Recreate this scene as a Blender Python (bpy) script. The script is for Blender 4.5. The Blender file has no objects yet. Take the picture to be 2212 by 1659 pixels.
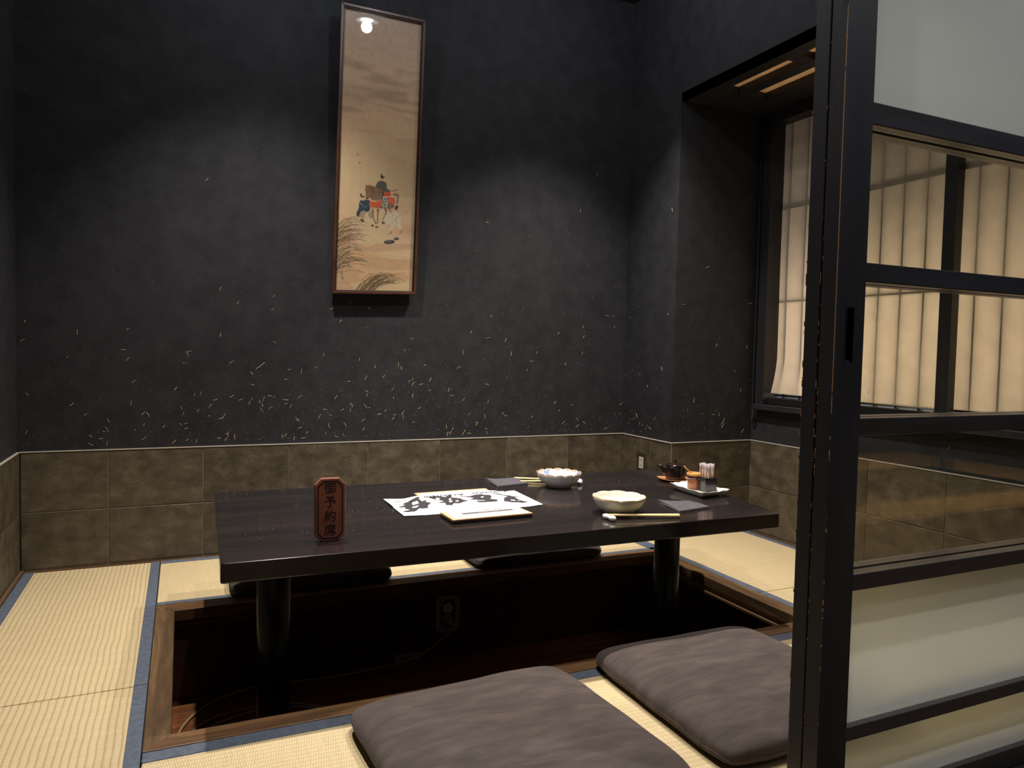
import bpy, bmesh, math, random
import numpy as np
from mathutils import Vector, Matrix
random.seed(7); rng = np.random.default_rng(7)
SC = 0.75            # drawing unit -> metres
scn = bpy.context.scene
C = scn.collection

def lin(c):
    return tuple(((x/255)/12.92 if x/255 <= .04045 else ((x/255+.055)/1.055)**2.4) for x in c)

# ---------------------------------------------------------------- camera
cd = bpy.data.cameras.new('camera'); cam = bpy.data.objects.new('camera', cd); C.objects.link(cam)
cd.sensor_width = 36; cd.lens = 1566.5/2212*36; cd.clip_start = .02
yaw, pit, rol = -0.42788, -0.045235, 0.021824
fw = Vector((-math.sin(yaw)*math.cos(pit), math.cos(yaw)*math.cos(pit), math.sin(pit)))
r0 = Vector((math.cos(yaw), math.sin(yaw), 0)); u0 = r0.cross(fw)
rt = r0*math.cos(rol)+u0*math.sin(rol); up = -r0*math.sin(rol)+u0*math.cos(rol)
cam.matrix_world = Matrix(((rt.x, up.x, -fw.x, .7347*SC), (rt.y, up.y, -fw.y, -4.2252*SC), (rt.z, up.z, -fw.z, 1.1487*SC), (0, 0, 0, 1)))
scn.camera = cam
# ---------------------------------------------------------------- world, exposure
w = bpy.data.worlds.new('world'); scn.world = w; w.use_nodes = True
w.node_tree.nodes['Background'].inputs[0].default_value = (.36, .42, .56, 1)
w.node_tree.nodes['Background'].inputs[1].default_value = .30
vs = scn.view_settings
vs.view_transform = 'Standard'; vs.look = 'None'; vs.gamma = 1; vs.use_curve_mapping = False; vs.exposure = 0.0
CEIL = 3.50
# room downlights (x, y, watts, cone degrees, colour): the lamps are built further down
# ..., last: watts of a cool fill point added to brighten the upper walls
LAMPS = [(1.12, -.90, 190, 86, (1, .92, .84), 7), (2.80, -.92, 255, 84, (1, .92, .84), 5), (2.03, -1.78, 105, 92, (1, .92, .85), 11),
         (1.3, -2.55, 50, 100, (1, .92, .85), 0)]
CORRIDOR_LAMPS = [(3.0, -3.9, 105, 120, (.88, .94, 1), 0), (.2, -5.6, 65, 78, (.80, .90, 1), 0), (6.5, -6.4, 210, 105, (1, .84, .62), 0)]  # the second is an added fill lamp for general ambience behind the camera
WINDOW_W, SOFFIT_W = 14.0, 8.0

# ================================================================ materials
def _n(nt, t, **k):
    n = nt.nodes.new(t)
    for a, b in k.items(): setattr(n, a, b)
    return n
def base_mat(name, c, rough=.6, spec=.5, metal=0, coat=0, coat_r=.1, sheen=0):
    m = bpy.data.materials.new(name); m.use_nodes = True
    b = m.node_tree.nodes['Principled BSDF']
    b.inputs['Base Color'].default_value = (*lin(c), 1)
    b.inputs['Roughness'].default_value = rough; b.inputs['Specular IOR Level'].default_value = spec
    b.inputs['Metallic'].default_value = metal
    b.inputs['Coat Weight'].default_value = coat; b.inputs['Coat Roughness'].default_value = coat_r
    b.inputs['Sheen Weight'].default_value = sheen
    return m
def noisy(name, c1, c2, scale=(8, 8, 8), detail=5, rough=.6, spec=.5, bump=.2, bscale=None, bdist=.002, r2=None, coat=0, coat_r=.1,
          sheen=0, perobj=0, lo=.35, hi=.65, c3=None, dist=0):
    m = base_mat(name, c1, rough, spec, 0, coat, coat_r, sheen); nt = m.node_tree; L = nt.links.new
    b = nt.nodes['Principled BSDF']
    tc = _n(nt, 'ShaderNodeTexCoord'); mp = _n(nt, 'ShaderNodeMapping'); mp.inputs['Scale'].default_value = scale
    L(tc.outputs['Object'], mp.inputs['Vector'])
    vec = mp.outputs[0]
    if perobj:
        oi = _n(nt, 'ShaderNodeObjectInfo'); ml = _n(nt, 'ShaderNodeMath', operation='MULTIPLY'); ml.inputs[1].default_value = 37
        L(oi.outputs['Random'], ml.inputs[0]); ad = _n(nt, 'ShaderNodeVectorMath', operation='ADD')
        L(vec, ad.inputs[0]); L(ml.outputs[0], ad.inputs[1]); vec = ad.outputs[0]
    nz = _n(nt, 'ShaderNodeTexNoise'); nz.inputs['Scale'].default_value = 1; nz.inputs['Detail'].default_value = detail
    nz.inputs['Roughness'].default_value = .6; nz.inputs['Distortion'].default_value = dist
    L(vec, nz.inputs['Vector'])
    cr = _n(nt, 'ShaderNodeValToRGB'); cr.color_ramp.elements[0].position = lo; cr.color_ramp.elements[1].position = hi
    cr.color_ramp.elements[0].color = (*lin(c1), 1); cr.color_ramp.elements[1].color = (*lin(c2), 1)
    if c3: e = cr.color_ramp.elements.new((lo+hi)/2); e.color = (*lin(c3), 1)
    L(nz.outputs['Fac'], cr.inputs[0])
    out = cr.outputs[0]
    if perobj:
        hs = _n(nt, 'ShaderNodeHueSaturation'); mr = _n(nt, 'ShaderNodeMapRange'); mr.inputs[3].default_value = 1-perobj; mr.inputs[4].default_value = 1+perobj
        L(oi.outputs['Random'], mr.inputs[0]); L(mr.outputs[0], hs.inputs['Value']); L(out, hs.inputs['Color']); out = hs.outputs[0]
    L(out, b.inputs['Base Color'])
    if bump:
        nb = _n(nt, 'ShaderNodeTexNoise'); nb.inputs['Detail'].default_value = 4
        bm_ = _n(nt, 'ShaderNodeMapping'); bm_.inputs['Scale'].default_value = bscale or tuple(s*4 for s in scale)
        L(tc.outputs['Object'], bm_.inputs['Vector']); L(bm_.outputs[0], nb.inputs['Vector']); nb.inputs['Scale'].default_value = 1
        bp = _n(nt, 'ShaderNodeBump'); bp.inputs['Strength'].default_value = bump; bp.inputs['Distance'].default_value = bdist
        L(nb.outputs['Fac'], bp.inputs['Height']); L(bp.outputs[0], b.inputs['Normal'])
    if r2 is not None:
        mr = _n(nt, 'ShaderNodeMapRange'); mr.inputs[1].default_value = .3; mr.inputs[2].default_value = .7
        mr.inputs[3].default_value = rough; mr.inputs[4].default_value = r2
        L(nz.outputs['Fac'], mr.inputs[0]); L(mr.outputs[0], b.inputs['Roughness'])
    return m
def tatami_mat_material(name, along, kb=1.0, kv=.22):       # along: axis the weave bands run along
    m = base_mat(name, (196, 172, 120), .62, .35); nt = m.node_tree; L = nt.links.new; b = nt.nodes['Principled BSDF']
    tc = _n(nt, 'ShaderNodeTexCoord'); sp = _n(nt, 'ShaderNodeSeparateXYZ')
    wob = _n(nt, 'ShaderNodeTexNoise'); wob.inputs['Scale'].default_value = 9; wob.inputs['Detail'].default_value = 1
    sub = _n(nt, 'ShaderNodeVectorMath', operation='SUBTRACT'); sub.inputs[1].default_value = (.5, .5, .5)
    scl = _n(nt, 'ShaderNodeVectorMath', operation='SCALE'); scl.inputs['Scale'].default_value = .009
    add = _n(nt, 'ShaderNodeVectorMath', operation='ADD')
    L(tc.outputs['Object'], wob.inputs['Vector']); L(wob.outputs['Color'], sub.inputs[0]); L(sub.outputs[0], scl.inputs[0])
    L(tc.outputs['Object'], add.inputs[0]); L(scl.outputs[0], add.inputs[1]); L(add.outputs[0], sp.inputs[0])
    u, v = (sp.outputs[0], sp.outputs[1]) if along == 'Y' else (sp.outputs[1], sp.outputs[0])
    def mth(op, a, b_=None, c_=None):
        n = _n(nt, 'ShaderNodeMath', operation=op)
        for i, x in enumerate((a, b_, c_)):
            if x is None: continue
            if hasattr(x, 'default_value'): L(x, n.inputs[i])
            else: n.inputs[i].default_value = x
        return n.outputs[0]
    us = mth('DIVIDE', u, .0155); fu = mth('FRACT', us); cell = mth('FLOOR', us)
    band = mth('SUBTRACT', 1, mth('POWER', mth('ABSOLUTE', mth('SUBTRACT', mth('MULTIPLY', fu, 2), 1)), 3))
    off = mth('MULTIPLY', cell, .5)
    fv = mth('ABSOLUTE', mth('SINE', mth('MULTIPLY', mth('ADD', mth('DIVIDE', v, .0052), off), math.pi)))
    n2 = _n(nt, 'ShaderNodeTexNoise'); mp = _n(nt, 'ShaderNodeMapping'); mp.inputs['Scale'].default_value = (10, 300, 10) if along == 'Y' else (300, 10, 10)
    L(tc.outputs['Object'], mp.inputs[0]); L(mp.outputs[0], n2.inputs['Vector']); n2.inputs['Scale'].default_value = 1; n2.inputs['Detail'].default_value = 3
    h = mth('ADD', mth('MULTIPLY', band, kb), mth('ADD', mth('MULTIPLY', fv, kv), mth('MULTIPLY', n2.outputs['Fac'], .3)))
    bp = _n(nt, 'ShaderNodeBump'); bp.inputs['Strength'].default_value = .8; bp.inputs['Distance'].default_value = .0017
    L(h, bp.inputs['Height']); L(bp.outputs[0], b.inputs['Normal'])
    cr = _n(nt, 'ShaderNodeValToRGB'); e = cr.color_ramp.elements
    e[0].position = .1; e[0].color = (*lin((168, 145, 104)), 1); e[1].position = .75; e[1].color = (*lin((212, 192, 150)), 1)
    f = mth('ADD', mth('MULTIPLY', band, .30*kb), mth('ADD', mth('MULTIPLY', fv, kv*.7), mth('MULTIPLY', n2.outputs['Fac'], .5)))
    L(f, cr.inputs[0]); L(cr.outputs[0], b.inputs['Base Color'])
    return m
def vcol_mat(name, rough=.5, spec=.5, coat=0, bump=0, bs=400, transl=0):
    m = base_mat(name, (200, 200, 200), rough, spec, coat=coat); nt = m.node_tree; L = nt.links.new; b = nt.nodes['Principled BSDF']
    a = _n(nt, 'ShaderNodeAttribute', attribute_name='paint'); L(a.outputs['Color'], b.inputs['Base Color'])
    if bump:
        tc = _n(nt, 'ShaderNodeTexCoord'); nz = _n(nt, 'ShaderNodeTexNoise'); nz.inputs['Scale'].default_value = bs
        bp = _n(nt, 'ShaderNodeBump'); bp.inputs['Strength'].default_value = bump; bp.inputs['Distance'].default_value = .001
        L(tc.outputs['Object'], nz.inputs['Vector']); L(nz.outputs['Fac'], bp.inputs['Height']); L(bp.outputs[0], b.inputs['Normal'])
    return m
def paper_mat(name, c, tr=.6):
    m = bpy.data.materials.new(name); m.use_nodes = True; nt = m.node_tree; nt.nodes.clear(); L = nt.links.new
    o = _n(nt, 'ShaderNodeOutputMaterial'); mx = _n(nt, 'ShaderNodeMixShader'); mx.inputs[0].default_value = tr
    d = _n(nt, 'ShaderNodeBsdfDiffuse'); t = _n(nt, 'ShaderNodeBsdfTranslucent')
    tc = _n(nt, 'ShaderNodeTexCoord'); nz = _n(nt, 'ShaderNodeTexNoise'); nz.inputs['Scale'].default_value = 14; nz.inputs['Detail'].default_value = 6
    cr = _n(nt, 'ShaderNodeValToRGB'); cr.color_ramp.elements[0].position = .3; cr.color_ramp.elements[1].position = .7
    cr.color_ramp.elements[0].color = (*[x*.86 for x in lin(c)], 1); cr.color_ramp.elements[1].color = (*lin(c), 1)
    L(tc.outputs['Object'], nz.inputs[0]); L(nz.outputs['Fac'], cr.inputs[0]); L(cr.outputs[0], d.inputs[0]); L(cr.outputs[0], t.inputs[0])
    L(d.outputs[0], mx.inputs[1]); L(t.outputs[0], mx.inputs[2]); L(mx.outputs[0], o.inputs[0]); return m
def clear_glass(name, tint=(250, 250, 247), f0=.04, rough=.02, refl=1.0):
    m = bpy.data.materials.new(name); m.use_nodes = True; nt = m.node_tree; nt.nodes.clear(); L = nt.links.new
    o = _n(nt, 'ShaderNodeOutputMaterial'); mx = _n(nt, 'ShaderNodeMixShader'); lw = _n(nt, 'ShaderNodeLayerWeight'); lw.inputs[0].default_value = .5
    pw = _n(nt, 'ShaderNodeMath', operation='POWER'); pw.inputs[1].default_value = 5; L(lw.outputs['Facing'], pw.inputs[0])
    ml = _n(nt, 'ShaderNodeMath', operation='MULTIPLY_ADD'); ml.inputs[1].default_value = (1-f0)*refl; ml.inputs[2].default_value = f0*refl; L(pw.outputs[0], ml.inputs[0])
    t = _n(nt, 'ShaderNodeBsdfTransparent'); t.inputs[0].default_value = (*lin(tint), 1)
    g = _n(nt, 'ShaderNodeBsdfGlossy'); g.inputs['Roughness'].default_value = rough
    L(ml.outputs[0], mx.inputs[0]); L(t.outputs[0], mx.inputs[1]); L(g.outputs[0], mx.inputs[2]); L(mx.outputs[0], o.inputs[0]); return m
def frosted_mat(name):
    m = bpy.data.materials.new(name); m.use_nodes = True; nt = m.node_tree; nt.nodes.clear(); L = nt.links.new
    o = _n(nt, 'ShaderNodeOutputMaterial'); mx = _n(nt, 'ShaderNodeMixShader'); mx.inputs[0].default_value = .5
    m2 = _n(nt, 'ShaderNodeMixShader'); m2.inputs[0].default_value = .72
    d = _n(nt, 'ShaderNodeBsdfDiffuse'); d.inputs[0].default_value = (.78, .80, .78, 1)
    t = _n(nt, 'ShaderNodeBsdfTranslucent'); t.inputs[0].default_value = (.90, .92, .88, 1)
    r = _n(nt, 'ShaderNodeBsdfRefraction'); r.inputs['IOR'].default_value = 1.25; r.inputs['Roughness'].default_value = .5; r.inputs[0].default_value = (.92, .95, .92, 1)
    L(d.outputs[0], m2.inputs[1]); L(t.outputs[0], m2.inputs[2]); L(m2.outputs[0], mx.inputs[1]); L(r.outputs[0], mx.inputs[2]); L(mx.outputs[0], o.inputs[0]); return m
def emit_mat(name, c, s):
    m = bpy.data.materials.new(name); m.use_nodes = True; nt = m.node_tree; nt.nodes.clear()
    o = _n(nt, 'ShaderNodeOutputMaterial'); e = _n(nt, 'ShaderNodeEmission'); e.inputs[0].default_value = (*c, 1); e.inputs[1].default_value = s
    nt.links.new(e.outputs[0], o.inputs[0]); return m

M = {}
M['plaster'] = noisy('black_plaster', (34, 34, 37), (45, 45, 48), (14, 14, 14), rough=.75, spec=.3, bump=.5, bscale=(160, 160, 160), bdist=.0015)
M['ceil'] = noisy('ceiling_paint', (30, 29, 29), (36, 35, 35), rough=.9, bump=.1)
M['tile'] = noisy('stone_tile', (66, 58, 47), (106, 96, 79), (16, 16, 20), detail=12, rough=.38, r2=.6, spec=.45, bump=.9, bscale=(170, 170, 170), bdist=.0022, perobj=.16, c3=(86, 76, 60), lo=.3, hi=.72)
M['grout'] = noisy('tile_grout', (120, 112, 92), (142, 132, 108), rough=.9, bump=.2)
M['straw'] = base_mat('straw', (206, 176, 136), .7)
M['straw_pale'] = base_mat('pale_fibre', (128, 125, 120), .8)
M['tatami_y'] = tatami_mat_material('tatami_long', 'Y'); M['tatami_x'] = tatami_mat_material('tatami_wide', 'X', .6, .5)
M['heri'] = noisy('border_cloth', (76, 84, 98), (94, 102, 116), (60, 60, 60), rough=.75, bump=.4, bscale=(900, 900, 900), bdist=.0006)
M['core'] = base_mat('mat_core', (150, 128, 88), .9)
M['frame_x'] = noisy('brown_wood_x', (92, 66, 44), (134, 100, 66), (3, 30, 30), rough=.42, spec=.4, bump=.25, bscale=(10, 160, 160), c3=(110, 80, 52), dist=1.2, perobj=.05)
M['frame_y'] = noisy('brown_wood_y', (86, 66, 46), (124, 98, 68), (30, 3, 30), rough=.42, spec=.4, bump=.25, bscale=(160, 10, 160), c3=(104, 80, 54), dist=1.2, perobj=.05)
M['pit_z'] = noisy('dark_board', (58, 34, 24), (78, 48, 34), (30, 30, 3), rough=.5, bump=.2, bscale=(150, 150, 10), perobj=.12)
M['pit_floor'] = noisy('pit_floor_board', (92, 54, 30), (134, 82, 46), (3, 40, 30), rough=.4, bump=.2, bscale=(10, 200, 100), c3=(114, 68, 38), perobj=.12, dist=1)
M['lacquer'] = noisy('black_lacquer', (34, 31, 31), (46, 39, 37), (1.5, 14, 14), rough=.10, r2=.2, spec=.55, bump=.05, bscale=(20, 60, 60), coat=.35, coat_r=.06, bdist=.0005)
M['lacquer_leg'] = noisy('black_lacquer_leg', (20, 18, 17), (26, 23, 22), (6, 6, 6), rough=.28, spec=.5, bump=0)
M['door'] = noisy('black_door_wood', (36, 35, 38), (46, 45, 48), (18, 18, 2), rough=.45, spec=.4, bump=.3, bscale=(220, 220, 14), bdist=.0008)
M['rail_x'] = noisy('black_rail_wood', (38, 37, 40), (50, 49, 52), (2, 18, 18), rough=.3, spec=.8, bump=.3, bscale=(14, 220, 220), bdist=.0008)
M['chip_and_gap_light'] = base_mat('bare_wood_and_gap_light', (172, 128, 84), .8)
M['cushion'] = noisy('charcoal_cotton', (66, 57, 54), (88, 78, 73), (10, 34, 12), detail=8, rough=.9, spec=.15, bump=.35, bscale=(50, 420, 120), bdist=.0012, sheen=.12, lo=.3, hi=.7, c3=(76, 67, 63), dist=.3)
M['paper'] = paper_mat('window_paper', (216, 198, 172), .42); M['soffit_paper'] = paper_mat('soffit_paper', (206, 184, 156), .6)
M['kumiko'] = base_mat('dark_lattice', (44, 40, 38), .6)
M['glass'] = clear_glass('door_glass'); M['picglass'] = clear_glass('picture_glass', (250, 250, 250), .04, .015)
M['frost'] = frosted_mat('frosted_glass')
M['picframe'] = noisy('picture_frame_wood', (66, 38, 28), (92, 56, 40), (6, 6, 6), rough=.35, bump=.1, coat=.3)
M['picframe_in'] = base_mat('dark_frame_bead', (34, 24, 22), .4)
M['painting'] = vcol_mat('painted_silk', .7, .2, bump=.15, bs=1500)
M['print'] = vcol_mat('printed_paper', .75, .2)
M['porcelain'] = vcol_mat('glazed_porcelain', .18, .5, coat=.4)
M['white_glaze'] = noisy('white_glaze', (226, 224, 214), (240, 238, 230), rough=.2, bump=.1, coat=.4)
M['bamboo'] = noisy('pale_bamboo', (222, 194, 130), (238, 214, 156), (30, 30, 30), rough=.45, bump=.1)
M['sign'] = noisy('carved_sign_wood', (132, 76, 58), (160, 98, 76), (30, 30, 8), rough=.45, bump=.25, bscale=(200, 200, 30), coat=.2)
M['sign_ink'] = base_mat('sign_ink', (30, 22, 34), .5)
M['napkin'] = noisy('grey_towel', (70, 66, 72), (90, 86, 92), (90, 90, 90), rough=.95, spec=.1, bump=.8, bscale=(600, 600, 600), bdist=.001, sheen=.3)
M['black_glaze'] = noisy('dark_teapot_glaze', (28, 20, 20), (48, 34, 32), (20, 20, 60), rough=.16, bump=.1, coat=.6)
M['saucer'] = noisy('orange_wood', (176, 116, 66), (204, 144, 88), (20, 60, 20), rough=.45, bump=.1)
M['amber'] = noisy('brown_spice', (134, 74, 38), (160, 98, 56), (60, 60, 60), rough=.35, bump=.1, coat=.5)
M['amber_dark'] = base_mat('amber_dark', (84, 36, 24), .2, coat=.6)
M['lidwood'] = noisy('turned_lid_wood', (206, 138, 72), (226, 162, 94), (20, 60, 20), rough=.4, bump=.1)
M['holder'] = noisy('black_holder', (12, 13, 15), (24, 26, 30), (60, 60, 6), rough=.3, bump=.05, coat=.4)
M['pick'] = base_mat('toothpick_wood', (222, 180, 138), .6)
M['sleeve'] = paper_mat('pick_sleeve_paper', (232, 222, 222), .4)
M['menu'] = noisy('menu_cover', (206, 160, 116), (222, 182, 140), (30, 30, 30), rough=.5, bump=.1)
M['black'] = base_mat('flat_black', (16, 16, 17), .6)
M['steel'] = base_mat('brushed_steel', (150, 146, 134), .35, metal=1)
M['plastic'] = base_mat('white_plastic', (206, 202, 190), .4)
M['greyplastic'] = base_mat('grey_plastic', (150, 150, 152), .4)
M['cable'] = base_mat('tan_cable', (168, 142, 112), .35)
M['cord'] = base_mat('black_cord', (18, 17, 17), .7)
M['booth_floor'] = noisy('opposite_booth_floor', (170, 130, 76), (206, 166, 104), (2, 24, 2), rough=.5, bump=.1)
M['corridor'] = noisy('corridor_floor_wood', (92, 70, 48), (120, 94, 66), (3, 30, 3), rough=.4, bump=.1)
M['white_line'] = base_mat('pale_trim', (180, 172, 158), .5)

# ================================================================ builders
BASE = {}
class MB:
    def __init__(s): s.v = []; s.f = []; s.mi = []; s.smooth = []
    def add(s, vs, fs, sm=False, mi=0):
        o = len(s.v); s.v += [tuple(map(float, v)) for v in vs]; s.f += [tuple(i+o for i in f) for f in fs]
        s.smooth += [sm]*len(fs); s.mi += [mi]*len(fs); return s
    def box(s, x0, x1, y0, y1, z0, z1, mi=0):
        return s.hexa([(x0, y0), (x1, y0), (x1, y1), (x0, y1)], z0, z1, mi)
    def hexa(s, q, z0, z1, mi=0): return s.prism(q, z0, z1, mi)
    def prism(s, q, z0, z1, mi=0):
        n = len(q); vs = [(x, y, z0) for x, y in q]+[(x, y, z1) for x, y in q]
        fs = [tuple(reversed(range(n))), tuple(range(n, 2*n))]+[(i, (i+1) % n, n+(i+1) % n, n+i) for i in range(n)]
        return s.add(vs, fs, mi=mi)
    def hull8(s, a, b, mi=0):        # two quads (each 4 points, same order)
        return s.add(list(a)+list(b), [(3, 2, 1, 0), (4, 5, 6, 7), (0, 1, 5, 4), (1, 2, 6, 5), (2, 3, 7, 6), (3, 0, 4, 7)], mi=mi)
    def lathe(s, prof, cx, cy, n=32, rmod=None, mi=0, caps=True):
        vs = []; m = len(prof)
        for r, z in prof:
            for k in range(n):
                a = 2*math.pi*k/n; rr, zz = (r, z) if rmod is None else rmod(r, z, a)
                vs.append((cx+rr*math.cos(a), cy+rr*math.sin(a), zz))
        fs = [(i*n+k, i*n+(k+1) % n, (i+1)*n+(k+1) % n, (i+1)*n+k) for i in range(m-1) for k in range(n)]
        if caps: fs += [tuple(reversed(range(n))), tuple(range((m-1)*n, m*n))]
        return s.add(vs, fs, True, mi)
    def tube(s, path, r, n=8, mi=0, flat=1.0):
        P = [Vector(p) for p in path]; vs = []; rr = r if hasattr(r, '__len__') else [r]*len(P)
        prev = None
        for i, p in enumerate(P):
            t = (P[min(i+1, len(P)-1)]-P[max(i-1, 0)]).normalized()
            a = (Vector((0, 0, 1)) if abs(t.z) < .9 else Vector((1, 0, 0))) if prev is None else prev
            x = (a-t*a.dot(t)).normalized(); prev = x; y = t.cross(x)
            for k in range(n):
                an = 2*math.pi*k/n; vs.append(p+(x*math.cos(an)*flat+y*math.sin(an))*rr[i])
        fs = [(i*n+k, i*n+(k+1) % n, (i+1)*n+(k+1) % n, (i+1)*n+k) for i in range(len(P)-1) for k in range(n)]
        fs += [tuple(reversed(range(n))), tuple(range((len(P)-1)*n, len(P)*n))]
        return s.add(vs, fs, True, mi)
    def grid(s, fn, nu, nv, mi=0, sm=True):
        vs = [fn(i/nu, j/nv) for j in range(nv+1) for i in range(nu+1)]
        fs = [(j*(nu+1)+i, j*(nu+1)+i+1, (j+1)*(nu+1)+i+1, (j+1)*(nu+1)+i) for j in range(nv) for i in range(nu)]
        return s.add(vs, fs, sm, mi)
    def build(s, name, mats, parent=None, label=None, bevel=0, segs=2, base=None, solid=0, fix=True):
        me = bpy.data.meshes.new(name)
        V = np.array(s.v)
        if parent is not None: b = BASE[parent.name]
        elif base is not None: b = Vector(base)
        else: b = Vector(((V[:, 0].min()+V[:, 0].max())/2, (V[:, 1].min()+V[:, 1].max())/2, V[:, 2].min()))
        me.from_pydata(((V-np.array(b))*SC).tolist(), [], s.f)
        me.polygons.foreach_set('use_smooth', s.smooth)
        mats = mats if isinstance(mats, (list, tuple)) else [mats]
        for m in mats: me.materials.append(m)
        if len(mats) > 1: me.polygons.foreach_set('material_index', s.mi)
        me.update()
        if fix:
            bm = bmesh.new(); bm.from_mesh(me); bmesh.ops.recalc_face_normals(bm, faces=bm.faces); bm.to_mesh(me); bm.free()
        o = bpy.data.objects.new(name, me); C.objects.link(o); BASE[o.name] = b
        if parent is not None: o.parent = parent
        else: o.location = b*SC
        if label: o['label'] = label
        if bevel:
            bv = o.modifiers.new('bevel', 'BEVEL'); bv.width = bevel*SC; bv.segments = segs; bv.limit_method = 'ANGLE'; bv.harden_normals = False
        if solid:
            sd = o.modifiers.new('solid', 'SOLIDIFY'); sd.thickness = solid*SC; sd.offset = 0
        return o
def tag(o, label, cat, group=None):
    o['label'] = label; o['category'] = cat
    if group: o['group'] = group
    return o
def struct(o): o['kind'] = 'structure'; return o
def stuff(o): o['kind'] = 'stuff'; return o
def empty(name, base):
    o = bpy.data.objects.new(name, None); C.objects.link(o); o.empty_display_size = .05
    BASE[o.name] = Vector(base); o.location = Vector(base)*SC; return o
def thing(name, base, label, cat, group=None): return tag(empty(name, base), label, cat, group)
def box(name, mat, x0, x1, y0, y1, z0, z1, parent=None, **k): return MB().box(x0, x1, y0, y1, z0, z1).build(name, mat, parent, **k)
def copy_tree(o, parent=None):
    c = o.copy(); C.objects.link(c); c.parent = parent
    for ch in [x for x in bpy.data.objects if x.parent == o]: copy_tree(ch, c)
    return c
def paint_corners(o, fn):            # colour attribute from a function of the local position (drawing units)
    me = o.data; at = me.color_attributes.new('paint', 'FLOAT_COLOR', 'POINT')
    P = np.empty(len(me.vertices)*3); me.vertices.foreach_get('co', P); P = P.reshape(-1, 3)/SC+np.array(BASE[o.name])
    col = np.ones((len(P), 4)); col[:, :3] = fn(P); at.data.foreach_set('color', col.ravel())
def inside(poly, X, Y):
    r = np.zeros(X.shape, bool); n = len(poly); j = n-1
    for i in range(n):
        xi, yi = poly[i]; xj, yj = poly[j]
        if yi != yj: r ^= ((yi > Y) != (yj > Y)) & (X < (xj-xi)*(Y-yi)/(yj-yi)+xi)
        j = i
    return r
L3 = lambda c: np.array(lin(c))
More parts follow.
